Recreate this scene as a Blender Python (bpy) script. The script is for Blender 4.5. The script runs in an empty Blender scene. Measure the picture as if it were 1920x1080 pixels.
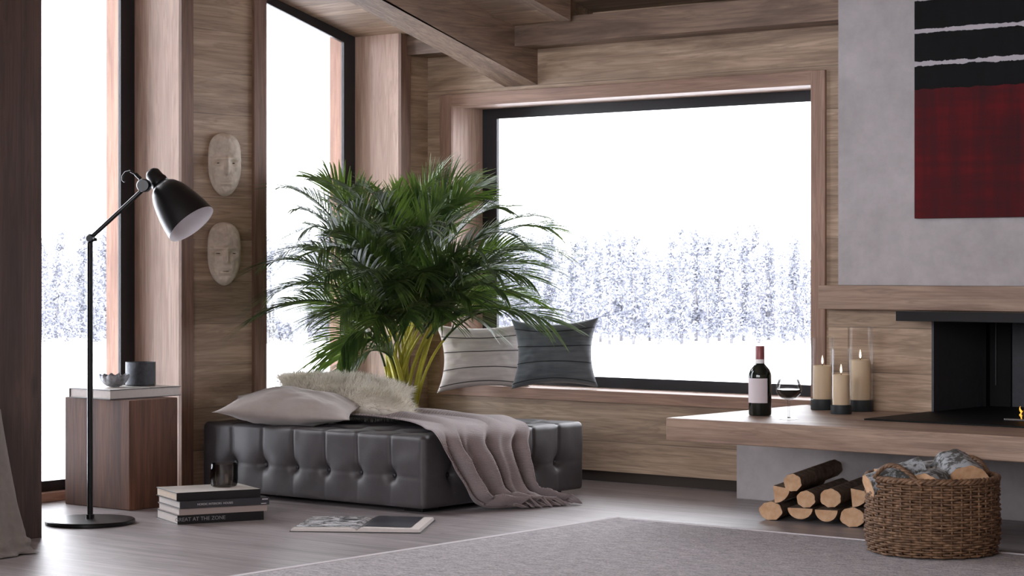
import bpy, bmesh, math, random
from mathutils import Vector, Matrix, noise
random.seed(7)
PI = math.pi
K = 1.1                      # everything is laid out in camera heights, then scaled to metres at the end
sc = bpy.context.scene
COL = sc.collection

# ------------------------------------------------------------------ camera geometry (survey of the room)
F, CX, CY = 4047.0, 960.0, 500.0
D0 = Vector((-.6285, .7778, 0)); R0 = Vector((.7778, .6285, 0)); UP = Vector((0, 0, 1))
CAM = Vector((0, 0, 1))
def ray(x, y): return D0 + R0*((x-CX)/F) + UP*((CY-y)/F)
def onZ(x, y, z=0): r = ray(x, y); return CAM + r*((z-1)/r.z)
def onX(x, y, X): r = ray(x, y); return CAM + r*(X/r.x)
def onY(x, y, Y): r = ray(x, y); return CAM + r*(Y/r.y)
def atD(x, y, D): return CAM + ray(x, y)*D

# ------------------------------------------------------------------ materials
def lin(c): return tuple(((v/255)/12.92 if v/255 <= .04045 else ((v/255+.055)/1.055)**2.4) for v in c) + (1,)
MATS = {}
class NT:
    def __init__(s, name):
        s.m = bpy.data.materials.new(name); s.m.use_nodes = True
        s.t = s.m.node_tree; s.b = s.t.nodes['Principled BSDF']; s.out = s.t.nodes['Material Output']
        MATS[name] = s.m
    def n(s, typ, **kw):
        nd = s.t.nodes.new(typ)
        for k, v in kw.items(): setattr(nd, k, v)
        return nd
    def l(s, a, b): s.t.links.new(a, b)
    def math(s, op, a, b=None, c=None):
        nd = s.n('ShaderNodeMath', operation=op)
        for i, v in enumerate((a, b, c)):
            if v is None: continue
            if isinstance(v, (int, float)): nd.inputs[i].default_value = v
            else: s.l(v, nd.inputs[i])
        return nd.outputs[0]
    def mix(s, fac, a, b, mode='MIX'):
        nd = s.n('ShaderNodeMix', data_type='RGBA', blend_type=mode)
        for i, v in ((0, fac), (6, a), (7, b)):
            if isinstance(v, (int, float)): nd.inputs[i].default_value = v
            elif isinstance(v, tuple): nd.inputs[i].default_value = v
            else: s.l(v, nd.inputs[i])
        return nd.outputs[2]
    def ramp(s, fac, stops):
        nd = s.n('ShaderNodeValToRGB'); s.l(fac, nd.inputs[0]); cr = nd.color_ramp
        while len(cr.elements) < len(stops): cr.elements.new(.5)
        for e, (p, c) in zip(cr.elements, stops): e.position = p; e.color = c
        return nd.outputs[0]
    def coords(s): return s.n('ShaderNodeTexCoord').outputs['Object']
    def mapping(s, vec, scale=(1,1,1), loc=None):
        nd = s.n('ShaderNodeMapping'); s.l(vec, nd.inputs[0]); nd.inputs['Scale'].default_value = scale
        if loc is not None: s.l(loc, nd.inputs['Location'])
        return nd.outputs[0]
    def noise(s, vec, scale=5, detail=4, rough=.55, dist=0):
        nd = s.n('ShaderNodeTexNoise'); s.l(vec, nd.inputs['Vector'])
        nd.inputs['Scale'].default_value = scale; nd.inputs['Detail'].default_value = detail
        nd.inputs['Roughness'].default_value = rough; nd.inputs['Distortion'].default_value = dist
        return nd.outputs['Fac']
    def bump(s, h, strength=.3, dist=.01):
        nd = s.n('ShaderNodeBump'); nd.inputs['Strength'].default_value = strength; nd.inputs['Distance'].default_value = dist
        s.l(h, nd.inputs['Height']); s.l(nd.outputs[0], s.b.inputs['Normal'])

def plain(name, col, rough=.6, metal=0, var=0, nscale=8, bump=0, spec=.5, sheen=0, emit=None, es=0, coat=0):
    t = NT(name); t.b.inputs['Roughness'].default_value = rough; t.b.inputs['Metallic'].default_value = metal
    t.b.inputs['Specular IOR Level'].default_value = spec
    c = lin(col); co = t.coords(); nz = t.noise(co, nscale, 5)
    lo = tuple(max(0, v*(1-var)) for v in c[:3])+(1,); hi = tuple(min(1, v*(1+var)) for v in c[:3])+(1,)
    t.l(t.ramp(nz, [(.3, lo), (.7, hi)]), t.b.inputs['Base Color'])
    if bump: t.bump(t.noise(co, nscale*5, 6), bump, .004)
    if sheen: t.b.inputs['Sheen Weight'].default_value = sheen
    if coat: t.b.inputs['Coat Weight'].default_value = coat
    if emit: t.b.inputs['Emission Color'].default_value = lin(emit); t.b.inputs['Emission Strength'].default_value = es
    return t.m

def wood(name, c1, c2, c3, grain='X', plank=None, width=.2, rough=.55, seam=.35, var=.25, length=None, fig=1.0, knots=0, bumps=.15):
    """grain runs along `grain`; boards are stacked along `plank`"""
    t = NT(name); b = t.b; b.inputs['Roughness'].default_value = rough
    co = t.coords(); sep = t.n('ShaderNodeSeparateXYZ'); t.l(co, sep.inputs[0])
    ax = {'X': 0, 'Y': 1, 'Z': 2}
    wn = None; seamf = None
    if plank:
        q = t.math('DIVIDE', sep.outputs[ax[plank]], width)
        idx = t.math('FLOOR', q); fr = t.math('FRACT', q)
        if length:
            off = t.n('ShaderNodeTexWhiteNoise', noise_dimensions='1D'); t.l(idx, off.inputs['W'])
            q2 = t.math('ADD', t.math('DIVIDE', sep.outputs[ax[grain]], length), t.math('MULTIPLY', off.outputs['Value'], 7.3))
            idx = t.math('ADD', t.math('MULTIPLY', idx, 17.13), t.math('FLOOR', q2)); fr2 = t.math('FRACT', q2)
        w = t.n('ShaderNodeTexWhiteNoise', noise_dimensions='1D'); t.l(idx, w.inputs['W'])
        wn = w.outputs['Value']; wc = w.outputs['Color']
        e = .012/width*.35
        s1 = t.math('LESS_THAN', fr, e)
        if length: s1 = t.math('MAXIMUM', s1, t.math('LESS_THAN', fr2, .0016/length*1.6))
        seamf = s1
        sv = t.n('ShaderNodeVectorMath', operation='SCALE'); t.l(wc, sv.inputs[0]); sv.inputs['Scale'].default_value = 9
        loc = sv.outputs[0]
    else: loc = None
    def scl(a, bb): 
        v = [bb]*3; v[ax[grain]] = a; return tuple(v)
    n1 = t.noise(t.mapping(co, scl(.7, 7*fig), loc), 1.0, 5, .6, 1.6)
    n2 = t.noise(t.mapping(co, scl(2.5, 60), loc), 1.0, 4, .6, .5)
    n3 = t.noise(t.mapping(co, scl(1.2, 22*fig), loc), 1.0, 3, .5, 2.2)
    col = t.ramp(n1, [(.30, lin(c3)), (.47, lin(c1)), (.66, lin(c2))])
    dk = tuple(v*.62 for v in lin(c3)[:3])+(1,)
    rings = t.ramp(n3, [(.42, (0,0,0,1)), (.5, (1,1,1,1)), (.58, (0,0,0,1))])
    col = t.mix(t.math('MULTIPLY', rings, .38), col, dk)
    col = t.mix(t.math('MULTIPLY', t.ramp(n2, [(.35, (1,1,1,1)), (.6, (0,0,0,1))]), .35), col, dk)
    if wn is not None:
        v = t.math('ADD', t.math('MULTIPLY', wn, var), 1-var/2)
        cmb = t.n('ShaderNodeCombineXYZ'); [t.l(v, cmb.inputs[i]) for i in range(3)]
        col = t.mix(1.0, col, cmb.outputs[0], 'MULTIPLY')
        col = t.mix(t.math('MULTIPLY', seamf, seam), col, (.01, .008, .006, 1))
    if knots:
        vo = t.n('ShaderNodeTexVoronoi'); t.l(t.mapping(co, scl(1.1, 3.0)), vo.inputs['Vector']); vo.inputs['Scale'].default_value = knots
        kf = t.ramp(vo.outputs['Distance'], [(.03, (1,1,1,1)), (.085, (0,0,0,1))])
        col = t.mix(t.math('MULTIPLY', kf, .7), col, tuple(v*.35 for v in lin(c3)[:3])+(1,))
    t.l(col, b.inputs['Base Color'])
    t.bump(n2, bumps, .003)
    return t.m

OAK = ((168,144,121), (190,166,142), (132,109,90))
for g, p in (('X', 'Z'), ('Y', 'Z')):
    wood('oak_wall_'+g, *OAK, grain=g, plank=p, width=.205, rough=.6, var=.26, seam=.4)
wood('oak_slab_X', (160,134,116), (178,152,132), (132,106,90), grain='X', rough=.5)
wood('oak_ceiling', (150,124,103), (176,150,124), (118,96,80), grain='X', plank='Y', width=.17, rough=.6, var=.5, seam=.7)
wood('beam_wood_Y', (138,114,95), (160,136,114), (104,84,70), grain='Y', rough=.65, fig=.8)
wood('beam_wood_X', (128,106,90), (152,128,108), (96,78,66), grain='X', rough=.65, fig=.8)
CAS = ((192,162,144), (205,178,161), (170,138,120))
wood('larch_Z', *CAS, grain='Z', rough=.5, knots=1.0, fig=.9)
wood('larch_X', *CAS, grain='X', rough=.5, knots=1.0, fig=.9)
wood('larch_Y', *CAS, grain='Y', rough=.5, knots=1.0, fig=.9)
wood('casing_wood_Z', (128,98,82), (144,112,94), (100,75,62), grain='Z', rough=.6, knots=1.0)
wood('casing_wood_Y', (128,98,82), (144,112,94), (100,75,62), grain='Y', rough=.6, knots=1.0)
wood('frame_wood_Z', (158,126,108), (174,142,122), (136,106,90), grain='Z', rough=.55, knots=1.0)
wood('frame_wood_X', (158,126,108), (174,142,122), (136,106,90), grain='X', rough=.55, knots=1.0)
wood('larch_dimmed_Z', (128,98,84), (142,110,94), (108,80,68), grain='Z', rough=.8)  # outer boards: colour darkened so strong sky light does not bleach them
wood('pier_wood', (78,56,47), (90,66,56), (58,41,34), grain='Z', plank='Y', width=.19, rough=.55, knots=1.2, var=.2, seam=.4)
wood('block_wood', (92,56,38), (112,72,50), (64,38,26), grain='Z', rough=.7, plank='X', width=.083, var=.35, seam=.25)
wood('floor_wood', (160,152,153), (178,171,172), (136,127,128), grain='X', plank='Y', width=.24, rough=.42, length=2.4, var=.14, seam=.5, bumps=.08)
MATS['floor_wood'].node_tree.nodes['Principled BSDF'].inputs['Specular IOR Level'].default_value = .85
plain('black_frame', (40,42,46), .42, 0, .05)
plain('dark_recess', (58,48,42), .8)
plain('black_steel', (24,24,26), .38, .3, .08)
plain('black_plate', (9,9,10), .6, 0, .05, 8, 0, .2)
plain('firebox_iron', (70,70,74), .55, .35, .12, 30, .2)
plain('leather_grey', (66,62,64), .48, 0, .06, 30, .12)
plain('leather_button', (48,46,50), .4)
plain('linen_beige', (172,162,156), .85, 0, .05, 20, .1, .3, .3)
plain('linen_dark', (122,114,108), .9, 0, .08, 40, .2, .2, .2)
plain('fur_base', (226,220,208), .9, 0, .08, 12, .1, .2, .3)
plain('fur_hair', (240,236,226), .7, 0, .1, 10, 0, .3)
plain('fur_tip', (206,196,180), .7, 0, .1, 10, 0, .3)
plain('lamp_black', (20,20,21), .33, .2, .05)
plain('lamp_white', (235,232,235), .5, 0)
plain('paper', (206,198,193), .8, 0, .04, 60)
plain('paper_tan', (205,188,170), .8, 0, .06, 60)
plain('book_black', (24,24,26), .35)
plain('book_charcoal', (52,52,56), .4)
plain('book_taupe', (160,146,140), .5)
plain('book_cover_light', (205,200,194), .35, 0, .12, 9)
plain('spine_print', (190,188,190), .6)
plain('spine_print_dim', (140,138,140), .6)
plain('bark', (132,112,95), .9, 0, .5, 26, .35)
t = NT('birch'); co = t.coords()
t.l(t.mix(t.ramp(t.noise(co, 22, 5, .7), [(.46, (0,0,0,1)), (.56, (1,1,1,1))]), lin((168,173,178)), lin((78,78,74))), t.b.inputs['Base Color']); t.b.inputs['Roughness'].default_value = .8
plain('split_wood', (212,170,132), .7, 0, .12, 25, .1)
plain('candle_wax', (222,200,168), .5, 0, .05, 5, 0, .4)
plain('candle_base', (50,55,58), .5, .3, .08)
plain('wick', (25,22,20), .8)
plain('bottle_glass', (16,24,20), .08, 0, 0, 5, 0, .7)
plain('bottle_label', (216,206,210), .7, 0, .03)
plain('bottle_foil', (140,80,80), .4, .2, .06)
plain('white_band', (240,238,238), .5)
plain('tumbler_glass', (50,42,38), .08, 0, .1)
plain('hammered_dark', (70,72,78), .4, .5, .25, 60, .8)
plain('hammered_silver', (150,152,158), .35, .6, .35, 40, .8)
plain('pot_dark', (60,56,52), .7)
plain('soil', (50,38,30), .9, 0, .3, 30, .5)
plain('palm_stem', (176,170,58), .5, 0, .25, 14, .1)
plain('palm_rachis', (104,124,50), .5, 0, .15, 8)
plain('mask_stone', (214,203,188), .85, 0, .16, 18, .5)
plain('mask_hole', (60,50,44), .9)
plain('cushion_seam', (72,66,66), .8)
plain('cushion_seam_dark', (34,36,38), .8)
plain('plaster_white', (196,190,186), .9)
plain('tray_steel', (150,150,150), .3, .8)
plain('charred', (40,30,24), .9)
plain('snow', (238,240,246), .8, 0, .02)
plain('frost_bark', (138,136,138), .9, 0, .2)

t = NT('leaf_green')
co = t.coords(); nz = t.noise(co, 9, 3)
t.l(t.ramp(nz, [(.3, lin((30,44,32))), (.5, lin((50,68,40))), (.68, lin((98,116,64))), (.8, lin((124,140,84)))]), t.b.inputs['Base Color'])
t.b.inputs['Roughness'].default_value = .42
tr = t.n('ShaderNodeBsdfTranslucent'); tr.inputs[0].default_value = lin((120,150,60))
ms = t.n('ShaderNodeMixShader'); ms.inputs[0].default_value = .22
t.l(t.b.outputs[0], ms.inputs[1]); t.l(tr.outputs[0], ms.inputs[2]); t.l(ms.outputs[0], t.out.inputs[0])

t = NT('concrete')
co = t.coords()
a = t.noise(co, 2.2, 6, .6, .8); b_ = t.noise(co, 14, 6, .65)
c = t.ramp(a, [(.3, lin((160,155,155))), (.7, lin((186,181,182)))])
c = t.mix(.25, c, t.ramp(b_, [(.3, lin((140,136,136))), (.7, lin((195,190,190)))]))
t.l(c, t.b.inputs['Base Color']); t.b.inputs['Roughness'].default_value = .75; t.bump(b_, .12, .004)

t = NT('rug_weave')
co = t.coords()
nz = t.noise(t.mapping(co, (16, 44, 1)), 1, 5, .8, .4); n2 = t.noise(co, 110, 3, .7)
c = t.ramp(nz, [(.36, lin((132,128,132))), (.5, lin((176,172,176))), (.62, lin((208,205,208)))])
c = t.mix(.4, c, t.ramp(n2, [(.4, lin((118,112,116))), (.6, lin((205,200,203)))]))
t.l(c, t.b.inputs['Base Color']); t.b.inputs['Roughness'].default_value = .95; t.bump(n2, .5, .006)
plain('rug_border', (216,212,216), .95, 0, .04, 60, .3)

def knit(name, c1, c2, sx, sy):
    t = NT(name); tc = t.n('ShaderNodeTexCoord').outputs['UV']
    w = t.n('ShaderNodeTexWave', bands_direction='X'); t.l(t.mapping(tc, (sx, sy, 1)), w.inputs[0]); w.inputs['Scale'].default_value = 1; w.inputs['Distortion'].default_value = 1.2; w.inputs['Detail'].default_value = 2; w.inputs['Detail Scale'].default_value = 3
    n = t.noise(t.mapping(tc, (sx*3, sy*2, 1)), 2, 3)
    c = t.mix(.5, t.ramp(w.outputs['Fac'], [(.1, lin(c1)), (.9, lin(c2))]), t.ramp(n, [(.3, lin(c1)), (.7, lin(c2))]))
    t.l(c, t.b.inputs['Base Color']); t.b.inputs['Roughness'].default_value = .95
    t.b.inputs['Sheen Weight'].default_value = .3
    t.bump(t.math('ADD', w.outputs['Fac'], n), .5, .006); return t.m
knit('throw_knit', (122,108,108), (164,148,147), 55, 60)
def pleat(name, c1, c2):
    t = NT(name); co = t.coords(); n = t.noise(t.mapping(co, (6, 60, 6)), 1, 4)
    t.l(t.ramp(n, [(.3, lin(c1)), (.7, lin(c2))]), t.b.inputs['Base Color']); t.b.inputs['Roughness'].default_value = .85; t.b.inputs['Sheen Weight'].default_value = .2
    t.bump(n, .35, .006)
pleat('cushion_light', (178,170,166), (200,192,187)); pleat('cushion_grey', (70,75,79), (94,98,101))

t = NT('glass')       # clear pane: mostly clear with a weak mirror
tr = t.n('ShaderNodeBsdfTransparent'); tr.inputs[0].default_value = (.97,.98,.98,1)
gl = t.n('ShaderNodeBsdfGlossy'); gl.inputs['Roughness'].default_value = .02
lw = t.n('ShaderNodeFresnel'); lw.inputs[0].default_value = 1.35
ms = t.n('ShaderNodeMixShader'); t.l(lw.outputs[0], ms.inputs[0]); t.l(tr.outputs[0], ms.inputs[1]); t.l(gl.outputs[0], ms.inputs[2])
t.l(ms.outputs[0], t.out.inputs[0])
t = NT('thin_glass')
tr = t.n('ShaderNodeBsdfTransparent'); tr.inputs[0].default_value = (.985,.985,.985,1)
gl = t.n('ShaderNodeBsdfGlossy'); gl.inputs['Roughness'].default_value = .04
lw = t.n('ShaderNodeFresnel'); lw.inputs[0].default_value = 1.16
ms = t.n('ShaderNodeMixShader'); t.l(t.math('ADD', t.math('MULTIPLY', lw.outputs[0], .35), .012), ms.inputs[0]); t.l(tr.outputs[0], ms.inputs[1]); t.l(gl.outputs[0], ms.inputs[2])
t.l(ms.outputs[0], t.out.inputs[0])
t = NT('bowl_glass')
tr = t.n('ShaderNodeBsdfTransparent'); tr.inputs[0].default_value = (.96,.96,.96,1)
gl = t.n('ShaderNodeBsdfGlossy'); gl.inputs['Roughness'].default_value = .03
lw = t.n('ShaderNodeFresnel'); lw.inputs[0].default_value = 1.25
ms = t.n('ShaderNodeMixShader'); t.l(t.math('MULTIPLY', lw.outputs[0], .8), ms.inputs[0]); t.l(tr.outputs[0], ms.inputs[1]); t.l(gl.outputs[0], ms.inputs[2])
t.l(ms.outputs[0], t.out.inputs[0])
t = NT('smoke_glass')
tr = t.n('ShaderNodeBsdfTransparent'); tr.inputs[0].default_value = (.66,.62,.59,1)
gl = t.n('ShaderNodeBsdfGlossy'); gl.inputs['Roughness'].default_value = .03
lw = t.n('ShaderNodeFresnel'); lw.inputs[0].default_value = 1.5
ms = t.n('ShaderNodeMixShader'); t.l(lw.outputs[0], ms.inputs[0]); t.l(tr.outputs[0], ms.inputs[1]); t.l(gl.outputs[0], ms.inputs[2])
t.l(ms.outputs[0], t.out.inputs[0])

t = NT('log_end')     # growth rings round the log axis (local Y)
co = t.coords(); sep = t.n('ShaderNodeSeparateXYZ'); t.l(co, sep.inputs[0])
r = t.math('SQRT', t.math('ADD', t.math('POWER', sep.outputs[0], 2), t.math('POWER', t.math('MULTIPLY', sep.outputs[2], 1.33), 2)))
nz = t.noise(co, 30, 3)
ring = t.math('SINE', t.math('ADD', t.math('MULTIPLY', r, 900), t.math('MULTIPLY', nz, 6)))
t.l(t.mix(.75, t.ramp(ring, [(0, lin((196,152,112))), (1, lin((222,184,146)))]), t.ramp(nz, [(.3, lin((190,144,104))), (.7, lin((226,190,154)))])), t.b.inputs['Base Color'])
t.b.inputs['Roughness'].default_value = .75

t = NT('wicker')
co = t.coords(); nz = t.noise(co, 40, 3)
t.l(t.ramp(nz, [(.3, lin((78,56,40))), (.55, lin((118,88,64))), (.75, lin((152,120,90)))]), t.b.inputs['Base Color']); t.b.inputs['Roughness'].default_value = .6

# painting: stripes run level across the canvas, ragged edges
ZB, ZT = 1.196, 2.085
t = NT('painted_canvas')
co = t.coords(); sep = t.n('ShaderNodeSeparateXYZ'); t.l(co, sep.inputs[0])
z = sep.outputs[2]
nl = t.noise(t.mapping(co, (6, 1, 40)), 1, 4, .8)
nb = t.noise(t.mapping(co, (14, 1, 5)), 1, 5, .7)
nv = t.noise(t.mapping(co, (22, 1, 2)), 1, 3, .6); nh = t.noise(t.mapping(co, (2, 1, 22)), 1, 3, .6)
black = t.ramp(nb, [(.3, lin((10,10,11))), (.7, lin((16,15,17)))])
red = t.ramp(t.math('MULTIPLY', t.math('ADD', nv, nh), .5), [(.34, lin((58,20,24))), (.5, lin((74,18,23))), (.66, lin((92,16,22)))])
zb = t.math('ADD', z, t.math('MULTIPLY', t.math('SUBTRACT', nb, .5), .03))
col = t.mix(t.math('LESS_THAN', zb, 1.72*K), black, red)
def stripe(zc, half, rag):
    global col
    d = t.math('ABSOLUTE', t.math('SUBTRACT', z, zc*K))
    wv = t.math('ADD', half*K, t.math('MULTIPLY', t.math('SUBTRACT', nb, .5), rag))
    m = t.math('MULTIPLY', t.math('LESS_THAN', d, wv), 1.0)
    col = t.mix(m, col, lin((178,172,178)))
stripe(1.957, .008, .03); stripe(1.824, .009, .035); stripe(2.083, .004, .02)
t.l(col, t.b.inputs['Base Color']); t.b.inputs['Roughness'].default_value = .7; t.b.inputs['Specular IOR Level'].default_value = .15; t.bump(nh, .15, .003)

t = NT('page_photo_light')
co = t.coords(); nz = t.noise(t.mapping(co, (9, 9, 1)), 1, 5, .75, 2.6)
t.l(t.ramp(nz, [(.40, lin((40,44,46))), (.46, lin((120,122,124))), (.53, lin((235,235,238)))]), t.b.inputs['Base Color']); t.b.inputs['Roughness'].default_value = .3
t = NT('page_photo_dark')
co = t.coords(); nz = t.noise(co, 6, 4)
t.l(t.ramp(nz, [(.4, lin((34,36,42))), (.7, lin((72,72,78)))]), t.b.inputs['Base Color']); t.b.inputs['Roughness'].default_value = .3
t = NT('frost_twigs')
co = t.coords(); nz = t.noise(co, .8, 4)
t.l(t.ramp(nz, [(.3, lin((142,144,155))), (.7, lin((162,164,171)))]), t.b.inputs['Base Color']); t.b.inputs['Roughness'].default_value = .9  # frosted twigs, tone lightened to stand in for distance haze
t = NT('flame'); t.b.inputs['Base Color'].default_value = (.9,.4,.05,1)
t.b.inputs['Emission Color'].default_value = (1,.42,.06,1); t.b.inputs['Emission Strength'].default_value = .14
t = NT('candle_flame'); t.b.inputs['Base Color'].default_value = (.9,.7,.4,1)
t.b.inputs['Emission Color'].default_value = (1,.80,.52,1); t.b.inputs['Emission Strength'].default_value = .5

# ------------------------------------------------------------------ mesh helpers
class MB:
    def __init__(s): s.bm = bmesh.new(); s.uv = None
    def box(s, x0, x1, y0, y1, z0, z1, bev=0, M=None):
        b = bmesh.new(); bmesh.ops.create_cube(b, size=1)
        for v in b.verts: v.co = Vector(((x0+x1)/2+v.co.x*(x1-x0), (y0+y1)/2+v.co.y*(y1-y0), (z0+z1)/2+v.co.z*(z1-z0)))
        if bev: bmesh.ops.bevel(b, geom=b.edges[:], offset=bev, segments=2, affect='EDGES', profile=.5)
        if M: b.transform(M)
        s.add(b); return s
    def add(s, b):
        me = bpy.data.meshes.new('tmp'); b.to_mesh(me); b.free(); s.bm.from_mesh(me); bpy.data.meshes.remove(me)
    def prism(s, poly, axis, a0, a1, bev=0, M=None):
        """poly: list of 2D points in the plane normal to axis"""
        b = bmesh.new()
        def P(p, a):
            if axis == 'X': return (a, p[0], p[1])
            if axis == 'Y': return (p[0], a, p[1])
            return (p[0], p[1], a)
        A = [b.verts.new(P(p, a0)) for p in poly]; B = [b.verts.new(P(p, a1)) for p in poly]
        b.faces.new(A); b.faces.new(B[::-1]); n = len(poly)
        for i in range(n): b.faces.new((A[i], B[i], B[(i+1) % n], A[(i+1) % n]))
        bmesh.ops.recalc_face_normals(b, faces=b.faces[:])
        if bev: bmesh.ops.bevel(b, geom=b.edges[:], offset=bev, segments=2, affect='EDGES')
        if M: b.transform(M)
        s.add(b); return s
    def tube(s, pts, rad, sides=8, caps=True, closed=False):
        pts = [Vector(p) for p in pts]; n = len(pts)
        if isinstance(rad, (int, float)): rad = [rad]*n
        rings = []; prev = None
        for i, p in enumerate(pts):
            if closed: tg = pts[(i+1) % n]-pts[i-1]
            else: tg = pts[min(i+1, n-1)]-pts[max(i-1, 0)]
            tg.normalize()
            if prev is None:
                a = Vector((0,0,1)) if abs(tg.z) < .9 else Vector((1,0,0))
                prev = tg.cross(a).normalized()
            nrm = (prev - tg*prev.dot(tg)).normalized(); prev = nrm; bi = tg.cross(nrm)
            rings.append([s.bm.verts.new(p+(nrm*math.cos(2*PI*k/sides)+bi*math.sin(2*PI*k/sides))*rad[i]) for k in range(sides)])
        m = n if closed else n-1
        for i in range(m):
            A, B = rings[i], rings[(i+1) % n]
            for k in range(sides): s.bm.faces.new((A[k], A[(k+1) % sides], B[(k+1) % sides], B[k]))
        if caps and not closed: s.bm.faces.new(rings[0][::-1]); s.bm.faces.new(rings[-1])
        return s
    def lathe(s, prof, c=(0,0,0), seg=40, M=None, ox=1, oy=1):
        b = bmesh.new(); rings = []
        for r, z in prof:
            if r < 1e-6: rings.append([b.verts.new((0, 0, z))])
            else: rings.append([b.verts.new((r*ox*math.cos(2*PI*k/seg), r*oy*math.sin(2*PI*k/seg), z)) for k in range(seg)])
        for A, B in zip(rings, rings[1:]):
            for k in range(seg):
                j = (k+1) % seg
                if len(A) == 1 and len(B) == 1: continue
                if len(A) == 1: b.faces.new((A[0], B[k], B[j]))
                elif len(B) == 1: b.faces.new((A[k], A[j], B[0]))
                else: b.faces.new((A[k], A[j], B[j], B[k]))
        if M: b.transform(M)
        bmesh.ops.translate(b, verts=b.verts[:], vec=c); bmesh.ops.recalc_face_normals(b, faces=b.faces[:])
        s.add(b); return s
    def grid(s, fn, nu, nv, wrap_u=False):
        uvl = s.bm.loops.layers.uv.verify()
        V = [[s.bm.verts.new(fn(i/nu, j/nv)) for j in range(nv+1)] for i in range(nu+1)]
        for i in range(nu):
            for j in range(nv):
                f = s.bm.faces.new((V[i][j], V[i+1][j], V[i+1][j+1], V[i][j+1]))
                for lp, (a, b) in zip(f.loops, ((i, j), (i+1, j), (i+1, j+1), (i, j+1))): lp[uvl].uv = (a/nu, b/nv)
        return V
    def build(s, name, mat, parent=None, smooth=False, flat_angle=None, weld=0):
        if weld: bmesh.ops.remove_doubles(s.bm, verts=s.bm.verts[:], dist=weld)
        me = bpy.data.meshes.new(name); s.bm.to_mesh(me); s.bm.free()
        for m in (mat if isinstance(mat, (list, tuple)) else [mat]): me.materials.append(MATS[m])
        if smooth:
            for p in me.polygons: p.use_smooth = True
            if flat_angle:
                me.set_sharp_from_angle(angle=flat_angle)
        o = bpy.data.objects.new(name, me); COL.objects.link(o)
        if parent: o.parent = parent
        return o
def SM(mb, name, mat, parent=None, ang=35): return mb.build(name, mat, parent, True, math.radians(ang))
def tag(o, label=None, cat=None, group=None, kind=None):
    if label: o['label'] = label
    if cat: o['category'] = cat
    if group: o['group'] = group
    if kind: o['kind'] = kind
    return o
def empty(name, loc=(0,0,0), rot=None, **kw):
    o = bpy.data.objects.new(name, None); COL.objects.link(o); o.location = loc; o.empty_display_size = .05
    if rot is not None:
        o.rotation_mode = 'QUATERNION'; o.rotation_quaternion = rot.to_quaternion() if isinstance(rot, Matrix) else rot
    return tag(o, **kw)
def axes(x, y, z): return Matrix((x, y, z)).transposed()
def child(o, parent): o.parent = parent; return o
def copy_tree(o, parent=None):
    c = o.copy(); COL.objects.link(c)
    if parent: c.parent = parent
    for ch in [x for x in bpy.data.objects if x.parent == o]: copy_tree(ch, c)
    return c

# ------------------------------------------------------------------ the room
XL, XO, YB, XR, YR = -7.063, -7.44, 8.075, 2.0, -2.5
def zceil(y): return 2.13 + .25*(7.9-y)
def zhead(y): return 2.15 + .27*(7.857-y)
f = MB(); f.box(XO, XR, YR, 8.62, -.12, 0); o = f.build('floor', 'floor_wood'); tag(o, kind='structure')

c = MB()
c.prism([(8.62, zceil(8.62)), (YR, zceil(YR)), (YR, zceil(YR)+.3), (8.62, zceil(8.62)+.3)], 'X', XO, -6.04)
c.prism([(8.62, zceil(8.62)+.1), (YR, zceil(YR)+.1), (YR, zceil(YR)+.3), (8.62, zceil(8.62)+.3)], 'X', -6.04, XR)
tag(c.build('ceiling', 'oak_ceiling'), kind='structure')

# left wall with tall openings whose heads follow the roof
OPEN = [(6.942, 7.857), (5.30, 6.423), (3.2, 4.3), (1.3, 2.6)]  # last two openings are unseen windows, added to let in more daylight
T = .015
w = MB(); ys = [8.075]
edges = []
for a, b in OPEN: edges += [b+T, a-T]
pts = [8.075] + edges + [YR]
for i in range(0, len(pts), 2):
    y1, y0 = pts[i], pts[i+1]
    w.prism([(y1, 0), (y0, 0), (y0, zceil(y0)+.02), (y1, zceil(y1)+.02)], 'X', XO, XL)
for a, b in OPEN:
    w.prism([(b+T, zhead(b+T)+T), (a-T, zhead(a-T)+T), (a-T, zceil(a-T)+.02), (b+T, zceil(b+T)+.02)], 'X', XO, XL)
tag(w.build('wall_left', 'oak_wall_Y'), kind='structure')

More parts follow.
